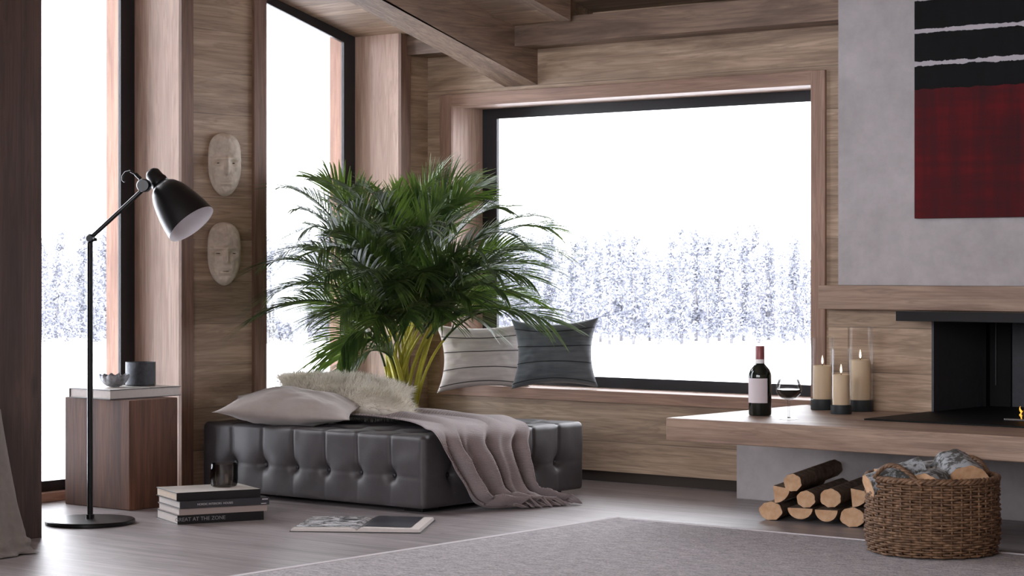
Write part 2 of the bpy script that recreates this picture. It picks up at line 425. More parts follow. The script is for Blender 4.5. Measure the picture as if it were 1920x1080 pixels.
def left_window(n, a, b, cas_w=.07, cas=True):
    e = tag(empty('window_%d' % n, (XL, (a+b)/2, 0)), kind='structure')
    e.location = (0, 0, 0)
    # lining boards of the reveal
    m = MB()
    for y0, y1 in ((b, b+T), (a-T, a)):
        m = MB(); m.prism([(y0, 0), (y1, 0), (y1, zhead(y1)+T), (y0, zhead(y0)+T)], 'X', -7.37, XL+.001); m.build('reveal_board', 'larch_Z', e)
    for y0, y1 in ((b-.079, b+T), (a-T, a+.079)):
        m = MB(); m.prism([(y0, 0), (y1, 0), (y1, zhead(y1)+T), (y0, zhead(y0)+T)], 'X', -7.45, -7.3705); m.build('outer_board', 'larch_dimmed_Z', e)
    m = MB(); m.prism([(a, zhead(a)), (b, zhead(b)), (b, zhead(b)+T), (a, zhead(a)+T)], 'X', XO-.01, XL+.001); m.build('head_board', 'larch_Y', e)
    m = MB(); m.box(XO-.02, -7.30, a, b, 0, .038, .003); m.build('sill_board', 'larch_Y', e)
    # dark metal frame
    m = MB(); fw = .08; x0, x1 = -7.370, -7.352; zb = .038
    for y0, y1 in ((b-fw, b), (a, a+fw)): m.prism([(y0, zb), (y1, zb), (y1, zhead(y1)), (y0, zhead(y0))], 'X', x0, x1)
    m.prism([(a+fw, zhead(a+fw)-.062), (b-fw, zhead(b-fw)-.062), (b-fw, zhead(b-fw)), (a+fw, zhead(a+fw))], 'X', x0, x1)
    m.box(x0, x1, a+fw, b-fw, zb, zb+.045)
    m.build('frame', 'black_frame', e)
    m = MB(); m.prism([(a+fw, zb+.045), (b-fw, zb+.045), (b-fw, zhead(b-fw)-.062), (a+fw, zhead(a+fw)-.062)], 'X', -7.365, -7.361); m.build('pane', 'glass', e)
    # casing on the wall face
    m = MB(); c0, c1 = XL, XL+.018
    for y0, y1 in ((b, b+cas_w), (a-cas_w*1.1, a)): m.prism([(y0, 0), (y1, 0), (y1, zhead(y1)+.05), (y0, zhead(y0)+.05)], 'X', c0, c1)
    m.build('casing', 'casing_wood_Z', e)
    m = MB(); m.prism([(a, zhead(a)), (b, zhead(b)), (b, zhead(b)+.05), (a, zhead(a)+.05)], 'X', c0, c1); m.build('head_casing', 'casing_wood_Y', e)
    return e
for i, (a, b) in enumerate(OPEN): left_window(i+2, a, b)

# thick wooden pier that stands out from the left wall
m = MB(); m.prism([(4.87, 0), (5.105, 0), (5.105, zceil(5.105)), (4.87, zceil(4.87))], 'X', XL, -6.357)
tag(m.build('trim_1', 'pier_wood'), kind='structure')

# back wall
wx0, wx1, wz0, wz1 = -6.896, -4.855, .4225, 1.785
m = MB()
m.box(XO, wx0-T, YB, 8.40, .05, 2.3); m.box(wx1+T, -4.45, YB, 8.40, .05, 2.3)
m.box(wx0-T, wx1+T, YB, 8.40, wz1+T, 2.3); m.box(wx0-T, wx1+T, YB, 8.40, .05, wz0-T)
m.box(-1.5, XR, YB, 8.40, .05, 2.3)
tag(m.build('wall_back', 'oak_wall_X'), kind='structure')
m = MB(); m.box(XL, -5.1, YB+.02, 8.38, 0, .05); m.box(-1.5, XR, YB+.02, 8.38, 0, .05)
tag(m.build('baseboard_back', 'dark_recess'), kind='structure')
e = tag(empty('window_1'), kind='structure')
m = MB(); m.box(wx0-T, wx0, YB-.001, 8.40, wz0, wz1); m.box(wx1, wx1+T, YB-.001, 8.40, wz0, wz1); m.build('reveal_board', 'larch_Z', e)
m = MB(); m.box(wx0-T, wx1+T, YB-.001, 8.40, wz1, wz1+T); m.build('head_board', 'larch_X', e)
m = MB(); m.box(wx0-T, wx1+T, YB-.001, 8.41, wz0-T, wz0); m.build('sill_board', 'larch_X', e)
m = MB(); fa, fb = 8.30, 8.318
m.box(wx0, wx0+.092, fa, fb, wz0, wz1); m.box(wx1-.05, wx1, fa, fb, wz0, wz1)
m.box(wx0+.092, wx1-.05, fa, fb, wz0, wz0+.05); m.box(wx0+.092, wx1-.05, fa, fb, wz1-.05, wz1)
m.build('frame', 'black_frame', e)
m = MB(); m.box(wx0+.092, wx1-.05, 8.311, 8.315, wz0+.05, wz1-.05); m.build('pane', 'glass', e)
m = MB(); m.box(wx0-.076, wx0, YB-.016, YB, wz0-.0, wz1+.0615, .002); m.box(wx1, wx1+.071, YB-.016, YB, wz0-.0525, wz1+.0615, .002); m.build('casing', 'frame_wood_Z', e)
m = MB(); m.box(wx0, wx1, YB-.016, YB, wz1, wz1+.0615, .002); m.build('head_casing', 'frame_wood_X', e)
m = MB(); m.box(wx0-.076, wx1, YB-.016, YB, wz0-.0525, wz0, .002); m.build('sill_casing', 'frame_wood_X', e)

# far side walls behind the camera, never seen from the front
m = MB(); m.box(XR, XR+.1, YR, 8.62, 0, 4.9); tag(m.build('wall_right', 'oak_wall_Y'), kind='structure')
m = MB(); m.box(XO, XR, YR-.1, YR, 0, 1.0); m.box(XO, XR, YR-.1, YR, 3.4, 5.0); m.box(XO, -5.6, YR-.1, YR, 1.0, 3.4); m.box(1.0, XR, YR-.1, YR, 1.0, 3.4)  # openings in this unseen wall are added for frontal fill light
m.box(-2.6, -2.2, YR-.1, YR, 1.0, 3.4)
tag(m.build('wall_rear', 'oak_wall_X'), kind='structure')

# roof timbers
def zraft(y): return 1.867 + .28*(8.075-y)
m = MB(); m.prism([(8.075, zraft(8.075)), (YR, zraft(YR)), (YR, zceil(YR)+.0), (8.075, zceil(8.075))], 'X', -6.568, -6.368)
tag(m.build('trim_2', 'beam_wood_Y'), kind='structure')
m = MB(); m.prism([(7.86, zceil(7.86)-.012), (YR, zceil(YR)-.012), (YR, zceil(YR)+.1), (7.86, zceil(7.86)+.1)], 'X', -6.080, -6.006)
tag(m.build('trim_3', 'beam_wood_Y'), kind='structure')
m = MB(); m.box(XL, -6.568, 7.90, 8.075, 2.036, 2.155); m.box(-6.368, -4.62, 7.90, 8.075, 2.036, 2.155)
tag(m.build('trim_4', 'beam_wood_X'), kind='structure')
m = MB(); m.prism([(7.86, zceil(7.86)+.03), (YR, zceil(YR)+.03), (YR, zceil(YR)+.1), (7.86, zceil(7.86)+.1)], 'X', -5.28, -5.17)
tag(m.build('trim_5', 'beam_wood_Y'), kind='structure')

# ------------------------------------------------------------------ fireplace (one built thing)
fp = tag(empty('fireplace', (-4.0, 7.6, 0)), 'open fireplace in a grey concrete chimney with wooden mantel and long wooden bench', 'fireplace')
FO = Vector((-4.0, 7.6, 0))
def fpart(m, name, mat, label=None, parent=fp):
    bmesh.ops.translate(m.bm, verts=m.bm.verts[:], vec=-FO if parent == fp else Vector((0,0,0))); o = m.build(name, mat, parent)
    if label: o['label'] = label
    return o
m = MB(); m.box(-4.621, -1.5, 7.892, 8.6, .922, 2.6, .003); fpart(m, 'chimney_breast', 'concrete', 'grey polished concrete chimney wall')
m = MB(); m.box(-4.68, -1.45, 7.83, 8.6, .823, .922, .003); fpart(m, 'mantel', 'oak_slab_X', 'pale wooden mantel beam')
for a_, b_x in ((-4.672, -4.19), (-2.6, -1.5)):
    m = MB(); m.box(a_, b_x, 7.9, 8.6, .405, .823); fpart(m, 'surround_panel', 'oak_wall_X')
m = MB(); m.box(-4.869, -1.2, 6.99, 8.075, .3155, .405, .004); fpart(m, 'bench_slab', 'oak_slab_X', 'thick wooden bench slab')
m = MB(); m.box(-5.10, -1.5, 7.853, 8.38, .0, .3155, .002); fpart(m, 'plinth', 'concrete', 'grey concrete plinth')
m = MB(); m.box(-4.20, -2.5, 7.37, 8.39, .405, .411, .001); fpart(m, 'hearth_plate', 'black_plate', 'flat black hearth plate')
m = MB(); m.box(-4.255, -2.5, 7.72, 7.9, .7817, .821, .002); fpart(m, 'hood', 'black_steel', 'black steel hood rail')
m = MB(); m.box(-4.19, -4.18, 7.9, 8.39, .411, .823); m.box(-4.19, -2.6, 8.385, 8.6, .405, .823); m.box(-2.61, -2.6, 7.9, 8.39, .411, .823)
m.box(-4.19, -2.6, 7.9, 8.39, .80, .823); fb = fpart(m, 'firebox', 'firebox_iron', 'dark cast iron firebox lining')
for bb in ((-4.18, -4.165, 8.335, 8.385), (-4.165, -4.07, 8.37, 8.385)):
    m = MB(); m.box(*bb, .411, .80); fpart(m, 'corner_strip', 'black_plate')
m = MB(); m.tube([(-4.135, 8.364, .50), (-4.135, 8.364, .78)], .003, 6); fpart(m, 'corner_rod', 'black_frame')
p = onZ(1912, 787, .415)
m = MB(); m.box(p.x-.06, p.x+.5, p.y-.012, p.y+.012, .411, .418, .002); fpart(m, 'burner_bar', 'tray_steel')
# burning kindling
fi = empty('firewood_fire', (p.x+.06, p.y+.045, .411), label='small orange fire burning on the black hearth plate at the right edge', cat='fire')
m = MB()
for a, l in ((.3, .22), (-.5, .2), (1.2, .18), (2.0, .2)):
    d = Vector((math.cos(a), math.sin(a), .12)); m.tube([d*-l*.5+Vector((.05,0,.03)), d*l*.5+Vector((.05,0,.03))], .018, 8)
m.build('charred_stick', 'charred', fi)
m = MB()
def flame(cx, cy, z0, h, r, ph):
    pts, rr = [], []
    for i in range(11):
        s = i/10; pts.append((cx+.16*r*8*s*s*math.sin(ph+s*5)*.35, cy+.01*math.sin(ph*2+s*6), z0+h*s)); rr.append(max(.0006, r*math.sin(PI*min(1, .12+s*.88))**.8*(1-s*.55)))
    m.tube(pts, rr, 8)
for k, (cx, cy, h, r) in enumerate(((-.058, -.035, .045, .007), (-.045, -.012, .085, .011), (-.052, -.05, .022, .006), (-.02, 0, .10, .014), (0, .02, .09, .016), (.04, 0, .11, .016), (.08, .02, .08, .014))):
    flame(cx, cy, .01, h, r, k*1.7)
m.build('flame', 'flame', fi, True)

# painting
pt = onY(1720, 300, 7.892)
m = MB(); m.box(pt.x, pt.x+1.05, 7.866, 7.892, ZB, ZT, .002)
o = m.build('abstract_painting', 'painted_canvas'); tag(o, 'large canvas with black field, white streaks and dark red block on concrete wall', 'painting')

# ------------------------------------------------------------------ rug
m = MB(); rx0, rx1, ry0, ry1 = -5.05, -.8, .5, 6.9
def rugf(u, v):
    return Vector((rx0+.03+(rx1-rx0-.06)*u, ry0+(ry1-ry0-.03)*v, .008))
m.box(rx0+.03, rx1-.03, ry0+.03, ry1-.03, 0.0005, .010, .002)
r_ = empty('area_rug', (rx0, ry0, 0), label='large pale grey woven rug on the floor in the foreground', cat='rug')
mm = Matrix.Translation((-rx0, -ry0, 0)); m.bm.transform(mm); m.build('rug_field', 'rug_weave', r_)
m = MB(); m.box(rx0, rx0+.03, ry0, ry1, .0005, .011, .003); m.box(rx1-.03, rx1, ry0, ry1, .0005, .011, .003); m.box(rx0+.03, rx1-.03, ry1-.018, ry1, .0005, .011, .003); m.box(rx0+.03, rx1-.03, ry0, ry0+.03, .0005, .011, .003)
m.bm.transform(mm); m.build('rug_binding', 'rug_border', r_)

# ------------------------------------------------------------------ tufted ottoman bed
bx0, bx1, by0, by1, bz0, bz1 = -7.03, -5.735, 6.5326, 7.60, .018, .318
ot = empty('tufted_daybed', ((bx0+bx1)/2, (by0+by1)/2, 0), label='low grey leather daybed with deep button tufting', cat='daybed')
OC = Vector(((bx0+bx1)/2, (by0+by1)/2, 0))
LX, LY = bx1-bx0, by1-by0; NXc, NYc = 7, 6
sx_, sy_ = LX/NXc, LY/NYc; zm = .148
def tuft(p, n):
    a = (p.x-bx0)/sx_; b = (p.y-by0)/sy_
    da = abs(a-round(a))*sx_ if 0 < round(a) < NXc else 9
    db = abs(b-round(b))*sy_ if 0 < round(b) < NYc else 9
    d = 0
    g = lambda x, s: math.exp(-(x/s)**2)
    if n.z > .5:
        sd = g(da, .010)+g(db, .010)
        d += .007*min(1, sd) + .030*g(math.hypot(min(da, 1), min(db, 1)), .026) + .010*g(math.hypot(min(da,1), min(db,1)), .06)
    elif abs(n.y) > .5 or abs(n.x) > .5:
        q = da if abs(n.y) > .5 else db
        dz = p.z-zm
        seam = g(q, .007)*(1 if dz > 0 else .25)
        hs = g(dz, .007)*.35
        d += .007*seam + .004*hs + .026*g(math.hypot(min(q,1), dz), .022) + .010*g(math.hypot(min(q,1), dz), .045)
        d -= .005*(1-g(q, .05))*g(dz-.04, .12)
    d += .0025*noise.noise(p*14)
    return d
b = bmesh.new()
def face_grid(fn, nu, nv):
    V = [[b.verts.new(fn(i/nu, j/nv)) for j in range(nv+1)] for i in range(nu+1)]
    for i in range(nu):
        for j in range(nv): b.faces.new((V[i][j], V[i+1][j], V[i+1][j+1], V[i][j+1]))
nx, ny, nz_ = 168, 144, 44
face_grid(lambda u, v: (bx0+LX*u, by0+LY*v, bz1), nx, ny)
face_grid(lambda u, v: (bx0+LX*u, by0+LY*v, bz0), 28, 24)
face_grid(lambda u, v: (bx0+LX*u, by0, bz0+(bz1-bz0)*v), nx, nz_); face_grid(lambda u, v: (bx0+LX*u, by1, bz0+(bz1-bz0)*v), nx, nz_)
face_grid(lambda u, v: (bx0, by0+LY*u, bz0+(bz1-bz0)*v), ny, nz_); face_grid(lambda u, v: (bx1, by0+LY*u, bz0+(bz1-bz0)*v), ny, nz_)
bmesh.ops.remove_doubles(b, verts=b.verts[:], dist=.0005)
R = .021
for v in b.verts:
    p = v.co.copy()
    q = Vector((min(max(p.x, bx0+R), bx1-R), min(max(p.y, by0+R), by1-R), min(max(p.z, bz0+.02), bz1-R)))
    n = p-q
    if n.length < 1e-6: continue
    n.normalize(); s = q+n*(R if p.z > bz0+.02 else R)
    if p.z < bz0+.02: s.z = max(s.z, bz0)
    s.z = max(s.z, bz0)
    am = max(abs(n.x), abs(n.y), abs(n.z)); nn = Vector((n.x if abs(n.x) == am else 0, n.y if abs(n.y) == am else 0, n.z if abs(n.z) == am else 0)).normalized()
    v.co = s - n*tuft(p, nn)*(am**3) if n.z > -.5 else s
bmesh.ops.recalc_face_normals(b, faces=b.faces[:])
m = MB(); m.add(b); m.bm.transform(Matrix.Translation(-OC)); m.build('cushion_body', 'leather_grey', ot, True)
def button(c, n):
    m = MB(); M = n.to_track_quat('Z', 'Y').to_matrix().to_4x4()
    m.lathe([(0, .005), (.006, .0045), (.0095, .002), (.010, -.002), (.006, -.006)], seg=12, M=M); m.bm.transform(Matrix.Translation(c-OC))
    m.build('button', 'leather_button', ot, True)
for i in range(1, NXc):
    for j in range(1, NYc): button(Vector((bx0+i*sx_, by0+j*sy_, bz1-.033)), Vector((0, 0, 1)))
    button(Vector((bx0+i*sx_, by0+.028, zm)), Vector((0, -1, 0)))
for j in range(1, NYc): button(Vector((bx1-.028, by0+j*sy_, zm)), Vector((1, 0, 0)))
for px, py in ((bx0+.12, by0+.12), (bx1-.12, by0+.12), (bx0+.12, by1-.12), (bx1-.12, by1-.12)):
    m = MB(); m.box(px-.05-OC.x, px+.05-OC.x, py-.05-OC.y, py+.05-OC.y, 0, .03, .002); m.build('leg', 'black_steel', ot)

# ------------------------------------------------------------------ cushions
def pillow_pt(u, v, side, w, h, t, k=.10, seed=0, wr=.008, pw=.5):
    X = u*w/2*(1-k*(1-v*v)); Y = v*h/2*(1-k*(1-u*u))
    e = max(0, (1-u*u)*(1-v*v))
    Z = side*t/2*e**pw
    nz = noise.noise(Vector((u*2.3+seed, v*2.3, side*3.1)))*wr*min(1, e*3)+noise.noise(Vector((u*6+seed, v*6, side)))*wr*.4*min(1, e*3)
    # creases that radiate from the corners
    return Vector((X, Y, Z + nz))
def pillow(name, mat, w, h, t, loc, rot, label, cat='cushion', group=None, k=.10, seed=0, n=40, wr=.008, pw=.5, bend=0):
    root = empty(name, loc, rot, label=label, cat=cat, group=group)
    m = MB()
    def B(p):
        return Vector((p.x, p.y, p.z - bend*(p.x*p.x)))
    for s in (1, -1):
        m.grid(lambda u, v: B(pillow_pt(2*u-1, 2*v-1, s, w, h, t, k, seed, wr, pw)), n, n)
    bmesh.ops.remove_doubles(m.bm, verts=m.bm.verts[:], dist=.0004); bmesh.ops.recalc_face_normals(m.bm, faces=m.bm.faces[:])
    m.build('cover', mat, root, True)
    return root
def seams(root, mat, w, h, t, vs, k, seed, wr, r=.0022):
    for v in vs:
        m = MB(); pts = []
        for i in range(41):
            u = (2*i/40-1)*.985; p = pillow_pt(u, v, 1, w, h, t, k, seed, wr); pts.append(p+Vector((0, 0, .0015)))
        m.tube(pts, r, 6); m.build('seam', mat, root, True)
def stand_rot(hdir, lean):
    x = Vector((hdir[0], hdir[1], hdir[2] if len(hdir) > 2 else 0)).normalized(); nrm = Vector((hdir[1], -hdir[0], 0)).normalized()   # faces the room
    z = (nrm*math.cos(lean)+UP*math.sin(lean)); y = z.cross(x).normalized(); z = x.cross(y).normalized()
    return axes(x, y, z)
# light one, left, its lower corner hanging over the sill
c1 = Vector((-6.665, 8.03, .563))
pl = pillow('striped_cushion', 'cushion_light', .46, .335, .13, c1, stand_rot((.36, .27, .015), .16), 'light grey linen cushion with thin dark seams, at the left end of the window sill', 'cushion', 'cushions on the window sill', .17, 3, wr=.012)
seams(pl, 'cushion_seam', .46, .335, .13, (.62, .15, -.38, -.85), .17, 3, .012)
c2 = Vector((-6.285, 8.10, .588))
pl = pillow('striped_cushion', 'cushion_grey', .43, .335, .13, c2, stand_rot((.34, .15, .012), .14), 'charcoal grey pleated cushion on the window sill, right of the light one', 'cushion', 'cushions on the window sill', .17, 9, wr=.012)
seams(pl, 'cushion_seam_dark', .43, .335, .13, (.72, .2, -.3, -.86), .17, 9, .012)
# smooth beige one lying on the daybed
ax = R0.copy(); ay = Vector((-ax.y, ax.x, 0))
bc = onZ(553, 768, .37)
def lie_rot(ang, tx=0, ty=0):
    return (Matrix.Rotation(ang, 3, 'Z') @ Matrix.Rotation(tx, 3, 'X') @ Matrix.Rotation(ty, 3, 'Y'))
aR = math.atan2(R0.y, R0.x)
c3 = onZ(548, 764, .385)
pillow('plain_cushion', 'linen_beige', .60, .46, .165, c3, lie_rot(aR-.12, .10, .05), 'smooth beige cushion lying flat at the left end of the daybed', 'cushion', None, .10, 21, wr=.012, pw=.72)
# fur one behind it
c4 = onZ(648, 742, .42)
FW, FH, FT = .62, .44, .15
fr = pillow('fur_cushion', 'fur_base', FW, FH, FT, c4, lie_rot(aR+.10, .20, .10), 'shaggy cream fur cushion behind the smooth beige one on the daybed', 'cushion', None, .10, 33, wr=.012, pw=.55)
rf = random.Random(3)
for nm, mt, cnt in (('fur', 'fur_hair', 11000), ('fur', 'fur_tip', 1500)):
    m = MB()
    for i in range(cnt):
        u, v = rf.uniform(-1, 1), rf.uniform(-1, 1); s = 1 if rf.random() < .8 else -1
        p = pillow_pt(u, v, s, FW, FH, FT, .10, 33, .012, .55)
        e = .02
        pu = pillow_pt(min(1, u+e), v, s, FW, FH, FT, .10, 33, .012, .55)-pillow_pt(max(-1, u-e), v, s, FW, FH, FT, .10, 33, .012, .55)
        pv = pillow_pt(u, min(1, v+e), s, FW, FH, FT, .10, 33, .012, .55)-pillow_pt(u, max(-1, v-e), s, FW, FH, FT, .10, 33, .012, .55)
        n = pu.cross(pv)*s
        if n.length < 1e-9: n = Vector((u, v, .2))
        n.normalize(); out = Vector((u*abs(u), v*abs(v), 0))
        sw = Vector((noise.noise(Vector((u*2, v*2, 1))), noise.noise(Vector((u*2, v*2, 5))), 0))*1.2
        d = (n*.6+out*.5+sw+Vector((rf.uniform(-.5,.5), rf.uniform(-.5,.5), rf.uniform(-.3,.3)))).normalized()
        L = rf.uniform(.024, .050); wv = d.cross(n if abs(d.dot(n)) < .95 else Vector((1,0,0))).normalized()*.0011
        tip = p+d*L+Vector((0,0,-.004)); mid = p+d*L*.55
        a_, b_2, c_, d_, e_ = [m.bm.verts.new(q) for q in (p-wv, p+wv, mid+wv*.8, mid-wv*.8, tip)]
        m.bm.faces.new((a_, b_2, c_, d_)); m.bm.faces.new((d_, c_, e_))
    tag(m.build(nm, mt, fr), kind='stuff')

# ------------------------------------------------------------------ knitted throw
Lp = [(-6.62, 6.86, .335), (-6.35, 6.90, .335), (-6.05, 6.82, .333), (-5.83, 6.66, .332), (-5.722, 6.58, .312), (-5.705, 6.60, .24), (-5.70, 6.69, .13), (-5.68, 6.77, .03), (-5.65, 6.84, .012), (-5.61, 6.93, .012)]
Rp = [(-6.86, 7.40, .345), (-6.55, 7.47, .337), (-6.15, 7.42, .333), (-5.86, 7.28, .332), (-5.722, 7.16, .314), (-5.702, 7.10, .25), (-5.685, 7.10, .15), (-5.66, 7.13, .05), (-5.61, 7.18, .015), (-5.56, 7.22, .012)]
def cr(P, s):
    n = len(P)-1; x = min(s*n, n-1e-6); i = int(x); f_ = x-i
    p0, p1, p2, p3 = (Vector(P[max(i-1, 0)]), Vector(P[i]), Vector(P[i+1]), Vector(P[min(i+2, n)]))
    return .5*((2*p1)+(-p0+p2)*f_+(2*p0-5*p1+4*p2-p3)*f_*f_+(-p0+3*p1-3*p2+p3)*f_**3)
def throwf(s, w):
    a, b2 = cr(Lp, s), cr(Rp, s)
    wb = w + .03*math.sin(w*2*PI*2+s*3)*math.sin(PI*w)
    p = a.lerp(b2, wb)
    top = 1-min(1, max(0, (s-.36)/.12)); drop = min(1, max(0, (s-.34)/.25))
    ph = w*2*PI*4.1 + 1.4*math.sin(w*5) + s*3.6 + 1.1*noise.noise(Vector((w*3, s*5, 7)))
    fold = (math.sin(ph)*.6+math.sin(ph*1.73+1)*.4)
    lift = .016*top*max(0, math.sin(w*2*PI*2.4+s*7+1))+.006*top*max(0, noise.noise(Vector((s*9, w*6, 2)))*2)
    outx = drop*(.034+.040*fold+.012*noise.noise(Vector((w*9, s*12, 4))))
    p += Vector((outx*1.0, outx*-.15, 0)) + UP*lift
    fl = max(0, (s-.80)/.20)
    if s > .72: p.z = max(.010, p.z) + max(0, (fold+.3))*.042*min(1, (s-.72)/.12)*(1-.35*fl)
    p.z = max(p.z, .008)
    p += Vector((0, .010*drop*math.sin(ph*.8+.7), 0))
    return p
th = empty('knitted_throw', (-5.72, 6.85, 0), label='mauve grey knitted throw draped over the daybed edge down to the floor', cat='throw blanket')
TO = Vector((-5.72, 6.85, 0))
m = MB(); m.grid(lambda s, w: throwf(s, w), 170, 120); m.bm.transform(Matrix.Translation(-TO)); o = m.build('blanket', 'throw_knit', th, True)
md = o.modifiers.new('thick', 'SOLIDIFY'); md.thickness = .006; md.offset = 1
m = MB(); rf = random.Random(5)
for i in range(46):
    w_ = i/45; p = throwf(1, w_); q = throwf(.985, w_); d = (p-q); d.z = 0; d.normalize()
    d = (d+Vector((rf.uniform(-.5,.5), rf.uniform(-.5,.5), 0))).normalized()
    pts = [q]; c_ = p
    for k in range(5):
        pts.append(Vector((c_.x, c_.y, max(.006, c_.z*(1-k/4)+.004)))); c_ = c_+d*.013+Vector((rf.uniform(-.004,.004), rf.uniform(-.004,.004), 0))
    m.tube(pts, [.003, .005, .003, .0042, .005, .002], 6)
m.bm.transform(Matrix.Translation(-TO)); m.build('fringe', 'throw_knit', th, True)['kind'] = 'stuff'

# ------------------------------------------------------------------ wooden side block and what stands on it
m = MB(); b0 = Vector((-6.975, 6.02, 0)); m.box(-7.18-b0.x, -6.771-b0.x, 5.889-b0.y, 6.152-b0.y, 0, .452, .004)
o = m.build('side_table', 'block_wood'); o.location = b0; tag(o, 'solid brown timber block used as a side table beside the tall window', 'side table')
def book(name, w, l, h, loc, rz, cover, label, cat='book', group=None, pages='paper', top=None, spine_side=1):
    """w across (spine at +x side), l along y"""
    r = empty(name, loc, Matrix.Rotation(rz, 3, 'Z'), label=label, cat=cat, group=group); c = .0028
    m = MB(); m.box(-w/2+.004, w/2-c, -l/2+.004, l/2-.004, c, h-c); m.build('pages', pages, r)
    m = MB(); m.box(-w/2, w/2, -l/2, l/2, 0, c); m.box(w/2-c, w/2, -l/2, l/2, c, h-c); m.box(-w/2, w/2, -l/2, l/2, h-c, h); m.build('cover', cover, r)
    if top:
        m = MB(); m.box(-w/2+.002, w/2-.002, -l/2+.002, l/2-.002, h, h+.0006); m.build('cover_print', top, r)
    return r
book('large_book', .26, .39, .040, (-7.00, 6.065, .452), PI, 'book_charcoal', 'wide pale book lying on the timber side block', pages='paper', top='book_cover_light')
cb = onZ(255, 723, .4935)
def vessel(name, prof, loc, mat, label, cat, seg=40, part='body', sm=True):
    r = empty(name, loc, label=label, cat=cat); m = MB(); m.lathe(prof, seg=seg); SM(m, part, mat, r); return r
r = vessel('dark_cup', [(0, 0), (.060, 0), (.064, .004), (.064, .100), (.060, .100), (.059, .012), (0, .012)], (cb.x-.005, cb.y+.03, .4935), 'hammered_dark', 'dark grey textured cylinder pot on the book by the window', 'pot')
m = MB(); m.lathe([(0, .012), (.058, .012), (.058, .082), (0, .082)]); SM(m, 'candle', 'candle_wax', r)
sb = onZ(224, 725, .4935)
m = MB()
prof = []
r = empty('scalloped_bowl', (sb.x-.01, sb.y-.02, .4935), label='small scalloped silver bowl in front of the dark pot', cat='bowl')
def bowlf(u, v, inner=0):
    a = 2*PI*u; R_ = .022+.040*math.sin(v*PI/2)**.8; z = .002+.048*v**1.3
    R_ *= 1+.07*v*math.cos(a*12); z += .004*v*math.cos(a*12)
    R_ -= inner; return Vector((R_*math.cos(a), R_*math.sin(a), z+inner*.5))
m.grid(lambda u, v: bowlf(u, v), 96, 14); m.grid(lambda u, v: bowlf(u, v, .0025), 96, 14); m.lathe([(0, .001), (.0225, .001), (.0225, .004), (0, .004)], seg=32)
m.build('body', 'hammered_silver', r, True, weld=.0002)

# ------------------------------------------------------------------ floor lamp
Lc = onZ(169, 981, .0); DL = (Lc-CAM).dot(D0)
lp = empty('floor_lamp', (Lc.x, Lc.y, 0), label='black adjustable floor lamp with bell shade beside the tall window', cat='floor lamp')
def im(x, y, dd=0): return atD(x, y, DL-dd)-Vector((Lc.x, Lc.y, 0))
m = MB(); m.lathe([(0, 0), (.170, 0), (.1735, .003), (.1735, .013), (.170, .0165), (.03, .0185), (.0, .0185)], seg=72); SM(m, 'base', 'lamp_black', lp, 30)
top = im(169, 447)
m = MB(); m.tube([(0, 0, .015), (0, 0, top.z)], .0112, 16); m.tube([(0,0,.016), (0,0,.035)], .016, 16); SM(m, 'pole', 'lamp_black', lp)
el = im(272, 352)
m = MB(); m.tube([top, el], .0085, 12); SM(m, 'arm', 'lamp_black', lp)
m = MB(); m.lathe([(0, -.02), (.012, -.02), (.0175, -.012), (.0175, .012), (.012, .02), (0, .02)], seg=20, M=(-D0).to_track_quat('Z', 'Y').to_matrix().to_4x4()); m.bm.transform(Matrix.Translation(top))
m.tube([top+R0*.0+UP*-.006, top+R0*.026-UP*.004], .007, 10); SM(m, 'joint', 'lamp_black', lp)
axd = (R0*.62-UP*.76-D0*.24).normalized()
rimc = im(359, 420)
LS = .205
Ms = Matrix.Translation(rimc-axd*LS) @ axd.to_track_quat('Z', 'Y').to_matrix().to_4x4()
profo = [(.028, 0), (.040, .004), (.056, .02), (.070, .045), (.081, .08), (.091, .12), (.098, .16), (.1025, LS)]
m = MB(); m.lathe(profo, seg=64); m.bm.transform(Ms); sh = SM(m, 'shade', 'lamp_black', lp, 60)
m = MB(); m.lathe([(r_-.003, z_+.001) for r_, z_ in profo[:-1]]+[(.0995, LS-.0005), (.1025, LS+.0005)], seg=64); m.bm.transform(Ms); SM(m, 'shade_lining', 'lamp_white', lp, 60)
m = MB(); m.lathe([(0, -.075), (.020, -.072), (.030, -.060), (.032, -.03), (.036, -.02), (.036, -.004), (.030, .002)], seg=32); m.bm.transform(Ms); SM(m, 'socket', 'lamp_black', lp, 40)
m = MB(); m.lathe([(0, -.03), (.022, -.03), (.026, -.024), (.026, .024), (.022, .03), (0, .03)], seg=24, M=(-D0).to_track_quat('Z', 'Y').to_matrix().to_4x4()); m.bm.transform(Matrix.Translation(im(270, 348))); SM(m, 'swivel', 'lamp_black', lp)
m = MB(); pts = [im(264, 333), im(255, 327), im(244, 321), im(235, 323), im(230, 330), im(230, 338), im(234, 341)]
m.tube(pts, .004, 8); m.tube([im(264, 336), im(254, 326)], .007, 8); SM(m, 'handle', 'lamp_black', lp)
m = MB(); m.lathe([(0, .02), (.018, .03), (.028, .06), (.030, .085), (.022, .108), (0, .118)], seg=24); m.bm.transform(Ms); SM(m, 'bulb', 'lamp_white', lp, 60)

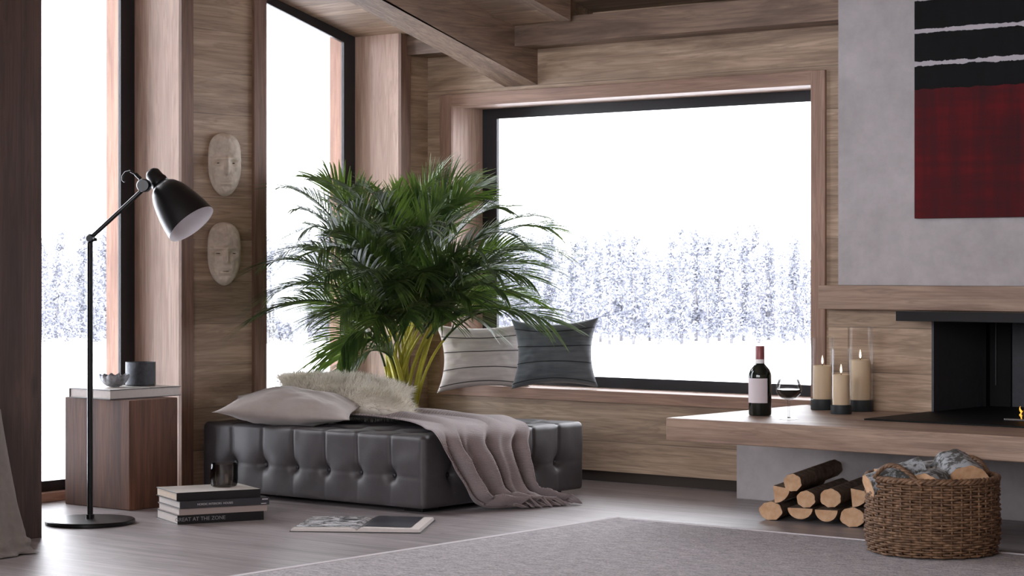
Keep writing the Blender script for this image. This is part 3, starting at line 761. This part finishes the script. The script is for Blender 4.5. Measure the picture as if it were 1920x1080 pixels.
# ------------------------------------------------------------------ books on the floor
def text(s, size, mat, parent, loc, rot, ext=.0003):
    cu = bpy.data.curves.new('txt', 'FONT'); cu.body = s; cu.size = size; cu.extrude = ext; cu.align_x = 'CENTER'; cu.align_y = 'CENTER'
    o = bpy.data.objects.new('txt', cu); COL.objects.link(o); dg = bpy.context.evaluated_depsgraph_get(); dg.update()
    me = bpy.data.meshes.new_from_object(o.evaluated_get(dg)); bpy.data.objects.remove(o)
    me.materials.clear(); me.materials.append(MATS[mat])
    n = bpy.data.objects.new('spine_text', me); COL.objects.link(n); n.parent = parent; n.location = loc; n.rotation_euler = rot; return n
cn, cl, crr = onZ(334, 984), onZ(289.5, 970.7), onZ(498.5, 974.6)
ldir = (crr-cn).normalized(); rz = math.atan2(ldir.y, ldir.x)-PI/2
ctr = cn + (crr-cn)/2 + (cl-cn)/2
BW, BL = .265, .362
dx = Vector((math.cos(rz), math.sin(rz), 0)); dy = Vector((-math.sin(rz), math.cos(rz), 0))
z = 0
stack = [(.036, 'book_black', 0, 0, .262, .355, None, 'black book with pale spine lettering at the bottom of the floor stack', 'paper'),
         (.026, 'book_taupe', .006, .008, .262, .362, None, 'thin taupe book, second from the bottom of the floor stack', 'paper'),
         (.028, 'book_charcoal', .012, .010, .272, .368, None, 'charcoal book with small print on its spine, under the top book of the floor stack', 'paper'),
         (.032, 'book_black', -.004, -.006, .255, .345, 'book_cover_light', 'black-spined book with pale cover on top of the floor stack', 'paper_tan')]
for h, cov, ox, oy, w_, l_, tp, lab, pg in stack:
    c_ = ctr + dx*ox + dy*oy
    bk = book('book', w_, l_, h, (c_.x, c_.y, z), rz, cov, lab, group='books stacked on the floor', pages=pg, top=tp)
    rr = (PI/2, 0, PI/2)
    if z == 0: text('GREAT AT THE ZONE', .021, 'spine_print_dim', bk, (w_/2+.0004, -.085, h/2), rr)
    if cov == 'book_charcoal':
        text('NORDIC INTERIORS  HOUSES', .011, 'spine_print', bk, (w_/2+.0004, -.04, h/2), rr)
        m = MB(); m.box(w_/2, w_/2+.0006, l_/2-.030, l_/2-.006, h*.70, h*.86); m.box(w_/2, w_/2+.0006, l_/2-.034, l_/2-.012, h*.12, h*.24); m.build('spine_mark', 'spine_print', bk)
    z += h + (.0006 if tp else 0)
gt = onZ(420, 912, z)
r = empty('glass_tumbler', (gt.x, gt.y, z), label='dark glass tumbler on top of the book stack on the floor', cat='glass')
m = MB(); m.lathe([(0, 0), (.044, 0), (.052, .006), (.056, .03), (.055, .092), (.0525, .092), (.053, .03), (.048, .010), (0, .010)], seg=40); SM(m, 'glass_wall', 'smoke_glass', r)

# open book
p1, p2, p3 = onZ(545, 997), onZ(787, 1000), onZ(584, 971)
ux = (p2-p1).normalized(); WX = (p2-p1).length; uy = Vector((-ux.y, ux.x, 0)); HY = .40
obk = empty('open_book', p1+ux*WX/2+uy*HY/2, axes(ux, uy, UP), label='open picture book lying flat on the floor in front of the daybed', cat='book')
m = MB(); m.box(-WX/2-.004, WX/2+.004, -HY/2-.004, HY/2+.004, 0, .003, .001); m.build('cover', 'book_charcoal', obk)
def pageblock(side, th, name='page_block'):
    m = MB(); N = 16; top_, bot = [], []
    def zz(s): return .003+th*min(1, (s/.10))**.6*(1 if s > .1 else 1)*(1-.25*s) if s > 0 else .003
    for i in range(N+1):
        s = i/N; top_.append((side*s*WX/2*.985, zz(s)))
    poly = [(0, .003)]+top_[1:]+[(side*WX/2, .003)]
    m.prism(poly, 'Y', -HY/2, HY/2); m.build(name, 'paper', obk)
    um = .985 if side < 0 else .84
    m = MB(); m.grid(lambda u, v: Vector((side*(.01+u*um)*WX/2*.985, -HY/2+.045+(HY-.05)*v, zz(.01+u*um)+.0008)), 16, 2); return m
pageblock(-1, .012).build('photo_left', 'page_photo_light', obk)
pageblock(1, .015).build('photo_right', 'page_photo_dark', obk)

# ------------------------------------------------------------------ palm
PB = Vector((-6.93, 7.735, 0))
pm = empty('potted_palm', PB, label='large areca palm with yellow stems standing behind the daybed', cat='plant')
m = MB(); m.lathe([(0, 0), (.080, 0), (.095, .15), (.100, .30), (.094, .30), (.088, .26), (0, .26)], seg=40); SM(m, 'pot', 'pot_dark', pm)
m = MB(); m.lathe([(0, .262), (.085, .262), (.04, .272), (0, .275)], seg=24); m.build('soil', 'soil', pm)
DB = (PB-CAM).dot(D0); rB = (PB-CAM).dot(R0)
rp = random.Random(11)
def tip_world(x, y, extra=0):
    D = DB
    for _ in range(6):
        s = (x-CX)/F*D - rB
        if s < 0: dl = max(0, (.7778*-s+.05)/.6285)
        else: dl = max(0, (.6285*s-.14)/.7778)
        D = DB-dl-extra
    return atD(x, y, D)
TIPS = [(532,352,0),(602,338,0),(556,392,.05),(575,430,.1),(540,470,.2),(498,496,.12),(494,588,.1),(520,548,.2),(588,600,.25),(640,655,.1),(636,672,.0),(650,700,.05),
        (655,352,.2),(697,362,.3),(640,385,.25),(728,372,.15),(760,392,.1),(822,336,.1),(790,362,.2),(862,350,.1),(905,352,.12),(880,372,.25),(940,390,.2),
        (1004,405,.12),(1030,428,.05),(1046,472,.08),(1000,470,.2),(1012,498,.15),(960,440,.25),(1022,600,.15),(1000,560,.2),(965,590,.2),(905,608,.2),(985,520,.3),(940,545,.35),
        (690,420,.5),(740,440,.55),(800,430,.5),(850,420,.45),(610,520,.4),(600,470,.35),(680,520,.6),(740,540,.65),(800,520,.6),(860,500,.55),(900,470,.45),(930,510,.45),(640,590,.45),(700,610,.5),(830,590,.5),(880,560,.5),(770,600,.55),
        (620,440,.3),(660,470,.4),(720,400,.3),(830,390,.3)]
nst = 0
for (tx, ty, ex) in TIPS:
    tip = tip_world(tx, ty, ex)-PB
    a0 = rp.uniform(0, 2*PI); r0 = rp.uniform(.01, .065)
    P0 = Vector((math.cos(a0)*r0, math.sin(a0)*r0*.8, .26))
    hd = Vector((tip.x, tip.y, 0)); hl = hd.length
    zt = tip.z
    low = zt < .72
    s1 = .34 if low else rp.uniform(.40, .54)
    P1 = P0+Vector((0, 0, s1))+hd*.04+Vector((rp.uniform(-.03,.03), rp.uniform(-.03,.03), 0))
    rise = max(.03, .05+.11*hl) if not low else .20
    P2 = P0.lerp(tip, .55); P2.z = max(zt+rise*(.8 if zt > 1.0 else 1.0), P1.z+.10) if zt < 1.18 else zt+.02
    P3 = tip
    def bz(t, P0=P0, P1=P1, P2=P2, P3=P3): return P0*(1-t)**3+P1*3*t*(1-t)**2+P2*3*t*t*(1-t)+P3*t**3
    N = 40; path = [bz(i/N) for i in range(N+1)]
    # keep inside the room: never through the two walls
    for p in path:
        w_ = p+PB
        if w_.x < XL+.03 and not (6.96 < w_.y < 7.84): p.x = XL+.03-PB.x
        if w_.x < -7.30: p.x = -7.30-PB.x
        if w_.y > YB-.05 and not (wx0+.03 < w_.x < wx1): p.y = YB-.05-PB.y
        if w_.y > 8.26: p.y = 8.26-PB.y
    split = 15 if not low else 12
    if nst < 34:
        m = MB(); m.tube(path[:split+1], [.0095-.0035*i/split for i in range(split+1)], 7); m.build('stem', 'palm_stem', pm, True); nst += 1
        st = split
    else: st = split
    m = MB(); m.tube(path[st:], [.0055*(1-.8*i/(N-st))+.0006 for i in range(N-st+1)], 5)
    roll = rp.uniform(-.6, .6); Lmax = rp.uniform(.25, .35)*(1.0 if hl > .3 else .9)
    cnt = 40
    for i in range(cnt):
        s = .43+.57*(i/(cnt-1)); p = bz(s); tg = (bz(min(1, s+.01))-bz(s-.01)).normalized()
        # read point from the clamped path for consistency
        k_ = s*N; i0 = min(N-1, int(k_)); p = path[i0].lerp(path[i0+1], k_-i0)
        side = tg.cross(UP)
        if side.length < .1: side = R0.copy()
        side.normalize(); up2 = side.cross(tg).normalized()
        side2 = side*math.cos(roll)+up2*math.sin(roll); up3 = side2.cross(tg).normalized()
        q = (s-.43)/.57
        L = Lmax*(math.sin(PI*min(1, .22+q*.60))**.7)
        for sg in (-1, 1):
            fw = 1.25+.9*q
            d = (side2*sg*.80+tg*fw+up3*.28+Vector((rp.uniform(-.14,.14), rp.uniform(-.14,.14), rp.uniform(-.12,.12)))).normalized()
            LL = L*rp.uniform(.82, 1.1); wd = d.cross(up3)
            if wd.length < .1: wd = tg.copy()
            wd.normalize(); prev = None
            for k in range(6):
                h_ = k/5; pos = p+d*LL*h_-UP*(LL*.24*h_*h_)
                ww = .0047*math.sin(PI*(.12+.85*h_))**.7*(1.15-h_*.4)
                wp = pos+PB
                if wp.x < XL+.01 and not (6.95 < wp.y < 7.85): pos.x = XL+.01-PB.x
                if wp.x < -7.33: pos.x = -7.33-PB.x
                if wp.y > YB-.03 and not (wx0+.01 < wp.x < wx1 and wz0 < wp.z < wz1): pos.y = YB-.03-PB.y
                if wp.y > 8.28: pos.y = 8.28-PB.y
                c_ = [m.bm.verts.new(pos-wd*ww), m.bm.verts.new(pos-up3*ww*.25), m.bm.verts.new(pos+wd*ww)]
                if prev: m.bm.faces.new((prev[0], prev[1], c_[1], c_[0])); m.bm.faces.new((prev[1], prev[2], c_[2], c_[1]))
                prev = c_
    m.build('frond', 'leaf_green', pm, True)

# ------------------------------------------------------------------ wall masks
def mask(xp, yp, label, seed, slit):
    th_ = math.radians(34); c = onX(xp, yp, XL+.003); r = empty('carved_mask', c, Matrix.Rotation(-th_, 3, 'Z'), label=label, cat='wall mask', group='carved masks on the wall')
    W, H = .165, .285
    g = lambda x, s_: math.exp(-(x/s_)**2)
    xb = lambda y: -y*math.tan(th_)          # the wall plane in the tilted frame
    def hf(a, b):          # a across -1..1, b up -1..1
        d = .066*max(0, 1-a*a)**.5
        jaw = 1 if b > 0 else 1-.25*b*b
        d *= jaw
        d += .044*g(a, .11+.05*max(0, -b))*(1/(1+math.exp(-(b+.30)/.025)))*(1/(1+math.exp((b-.16)/.05)))*(1.0-.55*(b+.3))   # nose
        d += .017*g(b-.17, .05)*g(a, .75)                                       # brow
        d -= .030*(g(a-.42, .20)+g(a+.42, .20))*g(b-.04, .075)                  # eye hollows
        d += .009*(g(a-.42, .11)+g(a+.42, .11))*g(b-.02, .035)
        d += .013*g(a, .28)*(g(b+.50, .035)+g(b+.60, .04)) - .012*g(a, .26)*g(b+.55, .018)
        d += .012*g(a, .3)*g(b+.82, .12) - .012*g(b+.70, .05)*g(a, .5)
        d -= .012*(g(a-.62, .2)+g(a+.62, .2))*g(b+.45, .22)
        return d+.007*noise.noise(Vector((a*4+seed, b*7, 0)))+.002*noise.noise(Vector((a*14+seed, b*18, 3)))
    def outline(b):
        return (W/2)*max(.0, (1-abs(b)**(4.0 if b > 0 else 3.6)))**.5*(1.0 if b > 0 else 1-.32*b*b)
    m = MB()
    def fn(u, v):
        b = -1+2*v; a = -1+2*u; hw = outline(b); e = max(0, 1-abs(b)**6)**.5
        return Vector((hf(a, b)*e*(1 if abs(a) < 1 else 0)+xb(a*hw)*abs(a)**3, a*hw, b*H/2))
    m.grid(fn, 64, 110)
    m.grid(lambda u, v: Vector((xb((-1+2*u)*outline(-1+2*v)), (-1+2*u)*outline(-1+2*v), (-1+2*v)*H/2)), 64, 110)
    m.build('face', 'mask_stone', r, True, weld=.0004)
    for a, b, ww, hh in slit:
        m = MB(); x_ = .003*(abs(a) < .1)+hf(a, b)*max(0, 1-abs(b)**6)**.5+xb(a*outline(b))*abs(a)**3
        m.lathe([(0, -.003), (.8, -.002), (1, .0), (.8, .0012), (0, .0016)], seg=16, M=Matrix.Translation((x_, a*outline(b), b*H/2)) @ Matrix.Rotation(a*.5, 4, 'Z') @ Matrix.Rotation(PI/2, 4, 'Y') @ Matrix.Diagonal((hh, ww, 1, 1)))
        m.build('eye_slit' if abs(a) > .1 else 'mouth_slit', 'mask_hole', r)
mask(421, 309, 'upper pale carved face mask with round eyes on the wood panel wall', 0, [(-.42, .03, .0065, .0032), (.42, .03, .0065, .0032)])
mask(420, 476, 'lower pale carved face mask with narrow eye slits on the wood panel wall', 4, [(-.42, .01, .012, .002), (.42, .01, .012, .002), (0, -.55, .015, .003)])

# ------------------------------------------------------------------ on the bench
ZS = .405
bt = onZ(1425, 782-3, ZS)
bo = empty('wine_bottle', (bt.x, bt.y, ZS), label='dark red wine bottle with pale label on the wooden bench', cat='bottle')
m = MB(); m.lathe([(0, .003), (.030, 0), (.043, .002), (.0455, .008), (.0455, .155), (.0445, .168), (.038, .184), (.028, .196), (.0195, .205), (.017, .215), (.017, .272), (0, .272)], seg=48); SM(m, 'glass_body', 'bottle_glass', bo, 40)
m = MB(); m.lathe([(.0175, .222), (.0178, .224), (.0178, .230), (.0178, .276), (.0165, .278), (0, .278)], seg=32); SM(m, 'foil', 'bottle_foil', bo)
m = MB(); m.lathe([(.0178, .208), (.0186, .209), (.0183, .224), (.0178, .225)], seg=32); SM(m, 'neck_band', 'white_band', bo)
m = MB(); a0 = math.atan2(-bt.y, -bt.x)-.55
m.grid(lambda u, v: Vector((.0460*math.cos(a0-1.25+2.5*u), .0460*math.sin(a0-1.25+2.5*u), .052+.098*v)), 30, 1); m.build('label', 'bottle_label', bo, True)
# wine glass
wg = onZ(1479, 786, ZS)
g = empty('wine_glass', (wg.x, wg.y, ZS), label='round wine glass with dark wine on the bench beside the bottle', cat='wine glass')
m = MB(); m.lathe([(0, 0), (.037, 0), (.038, .0015), (.012, .0035), (.0035, .008), (.003, .02), (.003, .066), (.006, .074), (0, .078)], seg=48); SM(m, 'stem_and_foot', 'glass', g, 50)
m = MB(); m.lathe([(.006, .074), (.028, .082), (.046, .098), (.051, .116), (.047, .136), (.039, .156), (.0375, .156), (.0455, .136), (.0494, .116), (.0445, .099), (.027, .0835), (0, .078)], seg=48); SM(m, 'bowl', 'bowl_glass', g, 50)
m = MB(); m.lathe([(0, .079), (.026, .0845), (.043, .0995), (.0485, .113), (.0487, .1165), (0, .1165)], seg=48); SM(m, 'wine', 'bottle_glass', g, 50)
# candles in glass cylinders
def hurricane(xb, yb, R_, hg, rc, hc, hb, label):
    p = onZ(xb, yb, ZS); r = empty('candle_holder', (p.x, p.y, ZS), label=label, cat='candle holder', group='hurricane candle holders on the bench')
    m = MB(); m.lathe([(0, 0), (R_*.98, 0), (R_, .002), (R_, hb), (R_-.002, hb+.001), (0, hb+.001)], seg=48); SM(m, 'base', 'candle_base', r)
    m = MB(); m.lathe([(R_*.985, hb), (R_*.985, hg), (R_*.985-.003, hg), (R_*.985-.003, hb)], seg=48); SM(m, 'glass_cylinder', 'thin_glass', r)
    c = empty('candle', (p.x, p.y, ZS+hb+.0015))
    c['label'] = 'lit cream pillar candle, ' + label.split(', ')[-1]; c['category'] = 'candle'; c['group'] = 'lit pillar candles'
    m = MB(); m.lathe([(0, 0), (rc, 0), (rc, hc-.004), (rc-.003, hc), (rc-.008, hc-.002), (0, hc-.006)], seg=40); SM(m, 'wax', 'candle_wax', c)
    m = MB(); m.tube([(0, 0, hc-.006), (.0005, 0, hc+.010)], .0013, 6); m.build('wick', 'wick', c)
    m = MB(); m.lathe([(0, hc+.004), (.0036, hc+.010), (.0046, hc+.016), (.0034, hc+.026), (.0014, hc+.036), (0, hc+.042)], seg=16); m.build('flame', 'candle_flame', c, True)
hurricane(1542, 768, .0485, .300, .0385, .140, .043, 'glass cylinder candle holder, leftmost of the three')
hurricane(1613, 771, .0530, .345, .0415, .165, .046, 'tall glass cylinder candle holder, rightmost of the three')
hurricane(1577, 776, .0425, .262, .0345, .122, .036, 'shortest glass cylinder candle holder, front middle of the three')

# ------------------------------------------------------------------ firewood pile
def log(name, kind, rx, rz_, L, loc, ang, label, tilt=0, spin=0, bark='bark', group='split logs stacked under the bench'):
    rot = Matrix.Rotation(ang, 3, 'Z') @ Matrix.Rotation(tilt, 3, 'X')
    r = empty(name, loc, rot, label=label, cat='log', group=group); rr = random.Random(hash(name+kind) % 99 + int(abs(loc[0])*1000))
    out = []
    if kind == 'round': out = [(math.cos(2*PI*k/28)*rx*(1+.05*math.sin(k*1.3+loc[0]*9)), math.sin(2*PI*k/28)*rz_*(1+.05*math.cos(k*1.9))) for k in range(28)]
    elif kind == 'half': out = [(math.cos(a)*rx, math.sin(a)*rz_*1.25+rz_*.55) for a in [PI+PI*k/16 for k in range(17)]]
    elif kind == 'wedge': out = [(math.cos(a)*rx*1.55-rx*.8, math.sin(a)*rz_*1.55+rz_*.9) for a in [-.08-PI*.47*k/12 for k in range(13)]]+[(-rx*.95, rz_*1.05)]
    if spin: out = [(x*math.cos(spin)-y*math.sin(spin)*rx/rz_, x*math.sin(spin)*rz_/rx+y*math.cos(spin)) for x, y in out]
    n = len(out); m = MB(); rings = []
    for j in range(9):
        yy = L*j/8; rings.append([m.bm.verts.new((x*(1+.03*noise.noise(Vector((x*30, yy*9, z_*30)))), yy, z_*(1+.03*noise.noise(Vector((z_*30, yy*7, x*30)))))) for x, z_ in out])
    for A, B in zip(rings, rings[1:]):
        for k in range(n): m.bm.faces.new((A[k], A[(k+1) % n], B[(k+1) % n], B[k]))
    bmesh.ops.recalc_face_normals(m.bm, faces=m.bm.faces[:]); m.build('bark' if kind == 'round' else 'bark', bark, r, True, math.radians(50))
    for nm, yy in (('cut_end', -.0008), ('cut_end', L+.0008)):
        m = MB(); m.bm.faces.new([m.bm.verts.new((x*.93, yy, z_*.93 + (0 if kind == 'round' else 0))) for x, z_ in out]); 
        m.bm.faces.new([m.bm.verts.new((x, L*0 if yy < 0 else L, z_)) for x, z_ in out]); m.build(nm, 'log_end', r)
    return r
YL = 7.25
def lx(x, y, Y=YL): return onY(x, y, Y)
LA = .27
rows = [('round', 1445, 958, .047, .036, 'round cut log at the left end of the bottom row'),
        ('half', 1500, 962, .050, .034, 'halved log with its flat side up, second from left in the bottom row'),
        ('half', 1549, 966, .045, .036, 'halved log, third from left in the bottom row'),
        ('round', 1598, 970, .048, .037, 'round cut log at the right end of the bottom row'),
        ('wedge', 1467, 931, .040, .040, 'wedge shaped split log resting at the left of the second row'),
        ('round', 1511, 936, .037, .033, 'smaller round log in the middle of the second row'),
        ('round', 1557, 934, .041, .036, 'round log with dark bark, right of middle in the second row'),
        ('wedge', 1614, 938, .042, .042, 'split log beside the basket at the right of the second row'),
        ('round', 1486, 905, .036, .034, 'round log lying alone on top of the pile')]
for i, (k, x, y, a, b2, lab) in enumerate(rows):
    p = lx(x, y); top_l = i == 8
    log('firewood_log', k, a, b2, .54 if not top_l else .56, p+Vector((0, 0, 0)), LA if not top_l else .24, lab, tilt=.0 if not top_l else .02)

# ------------------------------------------------------------------ wicker basket
Bc = Vector((-3.575, 6.745, .011)); RB = .225; HB = .258
bk = empty('wicker_basket', Bc, label='round brown wicker basket filled with firewood standing on the rug edge', cat='basket')
NSt = 40
def Rb(z): return RB*(.945+.055*min(1, z/.12))*(1-.0*z)+.004*math.sin(z*22)
m = MB(); rows_n = 30
for j in range(rows_n):
    z0 = .008+(HB-.012)*j/(rows_n-1); pts = []; ph = j % 2
    n = NSt*3
    jit = rp.uniform(-.0025, .0025)
    for k in range(n):
        a = 2*PI*k/n; s_ = math.cos(a*NSt/2+PI*ph)
        R_ = Rb(z0)+.0062*s_+jit+.003*noise.noise(Vector((a*2, j*.7, 0)))
        pts.append((R_*math.cos(a), R_*math.sin(a), z0+.0022*noise.noise(Vector((a*4, j, 3)))))
    m.tube(pts, .0048*rp.uniform(.85, 1.1), 5, closed=True)
m.build('weave', 'wicker', bk, True)
m = MB()
for k in range(NSt):
    a = 2*PI*k/NSt; m.tube([(Rb(z)*math.cos(a), Rb(z)*math.sin(a), z) for z in (.004, .08, .16, HB)], .0038, 5)
m.build('stakes', 'wicker', bk, True)
m = MB()
for q in range(3):
    pts = []
    for k in range(160):
        a = 2*PI*k/160; R_ = Rb(HB)+.006*math.cos(a*24+q*2*PI/3); pts.append((R_*math.cos(a), R_*math.sin(a), HB+.004+.006*math.sin(a*24+q*2*PI/3)))
    m.tube(pts, .006, 6, closed=True)
m.build('rim', 'wicker', bk, True)
m = MB(); m.lathe([(0, .004), (RB*.93, .004), (RB*.93, .010), (0, .010)], seg=40); m.build('bottom', 'wicker', bk)
def handle(ang, span=.21, hh=.055):
    m = MB()
    for q in range(3):
        pts = []
        for k in range(41):
            s = k/40; a = ang+(s-.5)*span*2/RB*.5*1.0; h = HB+hh*math.sin(PI*s)**.65-.02*(1-math.sin(PI*s))
            R_ = Rb(HB)+.004+.004*math.cos(s*26+q*2.1); pts.append((R_*math.cos(a), R_*math.sin(a), h+.004*math.sin(s*26+q*2.1)))
        m.tube(pts, .0052, 6)
    m.build('handle', 'wicker', bk, True)
vd = math.atan2(-Bc.y, -Bc.x)    # towards the viewer
handle(vd-.62); handle(vd-.62+PI)
# logs inside
ins = [(-.13, -.03, .30, 8, .055, .2, .3, 'birch', 'round', 'birch log leaning at the left rim inside the basket'),
       (-.03, -.11, .29, 60, .055, .12, .1, 'birch', 'round', 'short birch log behind the front handle inside the basket'),
       (.10, .03, .31, 100, .075, .16, .28, 'birch', 'round', 'thick grey birch log at the right inside the basket'),
       (-.05, .08, .315, 20, .045, .26, .1, 'birch', 'half', 'split birch piece lying across the back inside the basket'),
       (.02, .00, .275, 130, .042, .22, -.05, 'bark', 'half', 'dark split piece in the middle inside the basket'),
       (.06, -.10, .262, -10, .040, .18, .1, 'bark', 'wedge', 'short orange split piece at the front inside the basket'),
       (-.10, .10, .295, -35, .04, .2, .2, 'bark', 'half', 'split log piece at the far rim inside the basket')]
vr = R0; vb = D0
for a, b_, z_, ang, rr_, L, tl, brk, knd, lab in ins:
    c_ = Bc + vr*a + vb*b_
    an = math.radians(ang)+aR-PI/2; d = Vector((-math.sin(an), math.cos(an), 0))
    st = c_ - d*L*.5; st.z = z_-.03-(L*.5*math.sin(tl) if tl > 0 else 0)
    log('basket_log', knd, rr_, rr_*.78, L, st, an, lab, tilt=tl, bark=brk, group='split logs piled in the basket')
# logs lower down that fill the basket
for k in range(7):
    a = k*2*PI/7; c_ = Bc+Vector((math.cos(a)*.11, math.sin(a)*.11, .16))
    r = log('basket_log', 'round', .05, .045, .17, c_-Vector((0, .085, 0)), 0, 'split log low down inside the wicker basket', bark='bark', group='split logs piled in the basket')

# ------------------------------------------------------------------ linen cover at the far left edge
SC = Vector((-6.268, 4.60, 0))
ch = empty('slipcovered_armchair', SC, label='armchair under a loose beige grey linen cover at the left edge', cat='armchair')
def sup(a, A, n=3.2):
    c_, s_ = math.cos(a), math.sin(a); r_ = (abs(c_)**n+abs(s_)**n)**(-1/n); return Vector((c_*r_*A, s_*r_*A, 0))
def skirt(u, v):
    a = 2*PI*u; z = .50*v
    A = .175+.085*(1-v)**1.15
    p = sup(a, A); k = (1-v)**1.6
    fold = math.sin(a*11+v*2)*.6+math.sin(a*19+v*4+1)*.4
    p *= 1+.055*fold*k
    bunch = max(0, .14-v)/.14
    p *= 1+.05*bunch*(1+noise.noise(Vector((a*5, v*30, 2)))*1.6)
    p.z = max(.004, z+.010*noise.noise(Vector((math.cos(a)*6, math.sin(a)*6, v*26)))*(1 if v < .2 else .3))
    return p
m = MB(); m.grid(skirt, 260, 70)
m.grid(lambda u, v: sup(2*PI*u, .175*(1-v))+Vector((0, 0, .50+.028*(1-(1-v)**4))), 130, 12)
o = m.build('linen_cover', 'linen_dark', ch, True, weld=.0005)
m = MB()
def backf(u, v):
    a = 2*PI*u; e = math.cos(v*PI/2)**.35 if v < 1 else 0
    q = sup(a, 1, 4); return Vector((-.12+.055*q.x*e, .165*q.y*e, .50+.30*v**.8))
m.grid(backf, 80, 24); m.build('covered_back', 'linen_dark', ch, True, weld=.0004)

# ------------------------------------------------------------------ outside: snow field and frosted wood
GZ = -3.5
m = MB()
def snowf(u, v):
    x = -420+520*u; y = -120+420*v
    return Vector((x, y, GZ+.25*noise.noise(Vector((x*.03, y*.03, 0)))))
m.grid(snowf, 60, 50); tag(m.build('snow_field', 'snow'), kind='structure')
def make_tree(seed):
    rt = random.Random(seed); r = bpy.data.objects.new('frosted_tree', None); COL.objects.link(r)
    m = MB(); H = 6.4; lean = rt.uniform(-.1, .1)
    m.tube([(lean*s*s, 0, H*.95*s) for s in (0, .3, .6, 1)], [.085, .07, .05, .02], 6)
    m.build('trunk', 'frost_bark', r, True)
    m = MB()
    for i in range(74):
        zb = H*(.05+.93*rt.random()**1.15); a = rt.uniform(0, 2*PI); L = .78*(1.12-zb/H)**.5*rt.uniform(.6, 1.1)
        d = Vector((math.cos(a), math.sin(a), rt.uniform(.15, .7))).normalized()
        st = Vector((lean*(zb/H)**2, 0, zb)); m.tube([st, st+d*L*.5, st+d*L+UP*.1], [.02, .014, .006], 3, False)
        for k in range(32):
            c_ = st+d*L*rt.uniform(.15, 1.0)+Vector((rt.gauss(0, .13), rt.gauss(0, .13), rt.gauss(0, .16)))
            s_ = rt.uniform(.05, .15); e1 = Vector((rt.gauss(0,1), rt.gauss(0,1), rt.gauss(0,1))).normalized(); e2 = Vector((rt.gauss(0,1), rt.gauss(0,1), rt.gauss(0,1))).normalized()
            m.bm.faces.new([m.bm.verts.new(c_-e1*s_), m.bm.verts.new(c_+e2*s_*.6), m.bm.verts.new(c_+e1*s_), m.bm.verts.new(c_-e2*s_*.6)])
    m.build('crown', 'frost_twigs', r)
    return tag(r, 'pale frosted tree in the wood beyond the snow field', 'tree', 'frosted trees beyond the snow field')
protos = [make_tree(s) for s in (1, 2, 3, 4)]; used = set(); rt = random.Random(99)
ti = 0
for row in range(4):
    dist = 127+row*5.5; step = 46
    for k in range(73):
        x = -880+k*step+(row % 2)*step/2+rt.uniform(-5, 5)
        D = dist+rt.uniform(-.8, .8)
        p = CAM+ray(x, 500)*D; pi = ti % 4
        o = protos[pi] if pi not in used else copy_tree(protos[pi]); used.add(pi); ti += 1
        s_ = rt.uniform(.70, 1.0)*(1+.04*row); o.location = (p.x, p.y, GZ-.1); o.rotation_euler = (0, 0, rt.uniform(0, 6.28)); o.scale = (s_*1.2, s_*1.2, s_*1.05)

# ------------------------------------------------------------------ scale the whole place to metres
for me in bpy.data.meshes: me.transform(Matrix.Scale(K, 4))
for o in bpy.data.objects: o.location = o.location*K
for o in bpy.data.objects:
    for md in o.modifiers:
        if md.type == 'SOLIDIFY': md.thickness *= K

# ------------------------------------------------------------------ light: overcast white sky
wd = bpy.data.worlds.new('World'); sc.world = wd; wd.use_nodes = True
nt = wd.node_tree; bg = nt.nodes['Background']
SKY = 1.0
tc = nt.nodes.new('ShaderNodeTexCoord'); sp = nt.nodes.new('ShaderNodeSeparateXYZ'); nt.links.new(tc.outputs['Generated'], sp.inputs[0])
rm = nt.nodes.new('ShaderNodeValToRGB'); nt.links.new(sp.outputs[2], rm.inputs[0])
rm.color_ramp.elements[0].position = 0; rm.color_ramp.elements[0].color = (.92, .93, 1, 1)
rm.color_ramp.elements[1].position = .6; rm.color_ramp.elements[1].color = (.955, .95, 1, 1)
nt.links.new(rm.outputs[0], bg.inputs[0]); bg.inputs[1].default_value = SKY
def portal(name, loc, rot, sx, sy):
    l = bpy.data.lights.new(name, 'AREA'); l.shape = 'RECTANGLE'; l.size = sx*K; l.size_y = sy*K; l.cycles.is_portal = True
    o = bpy.data.objects.new(name, l); COL.objects.link(o); o.location = Vector(loc)*K; o.rotation_euler = rot
for a, b in OPEN:
    zt = zhead(a); portal('daylight_portal', (-7.47, (a+b)/2, zt/2), (0, -PI/2, 0), zt, b-a)
portal('daylight_portal', ((wx0+wx1)/2, 8.43, (wz0+wz1)/2), (-PI/2, 0, 0), wx1-wx0, wz1-wz0)
portal('daylight_portal', (-4.1, YR-.11, 2.2), (PI/2, 0, 0), 3.0, 2.4)
portal('daylight_portal', (-.6, YR-.11, 2.2), (PI/2, 0, 0), 3.2, 2.4)

# ------------------------------------------------------------------ camera
cd = bpy.data.cameras.new('camera'); cam = bpy.data.objects.new('camera', cd); COL.objects.link(cam)
cd.sensor_width = 36; cd.lens = F/1920*36; cd.shift_y = -(540-CY)/1920; cd.clip_end = 2000; cd.clip_start = .05
cam.location = CAM*K
cam.rotation_euler = (PI/2, 0, math.atan2(-D0.x, D0.y))
sc.camera = cam
vs = sc.view_settings; vs.view_transform = 'Standard'; vs.look = 'None'; vs.gamma = 1; vs.use_curve_mapping = False
vs.exposure = 3.3
sc.cycles.max_bounces = 10; sc.cycles.diffuse_bounces = 6; sc.cycles.glossy_bounces = 4; sc.cycles.transparent_max_bounces = 16
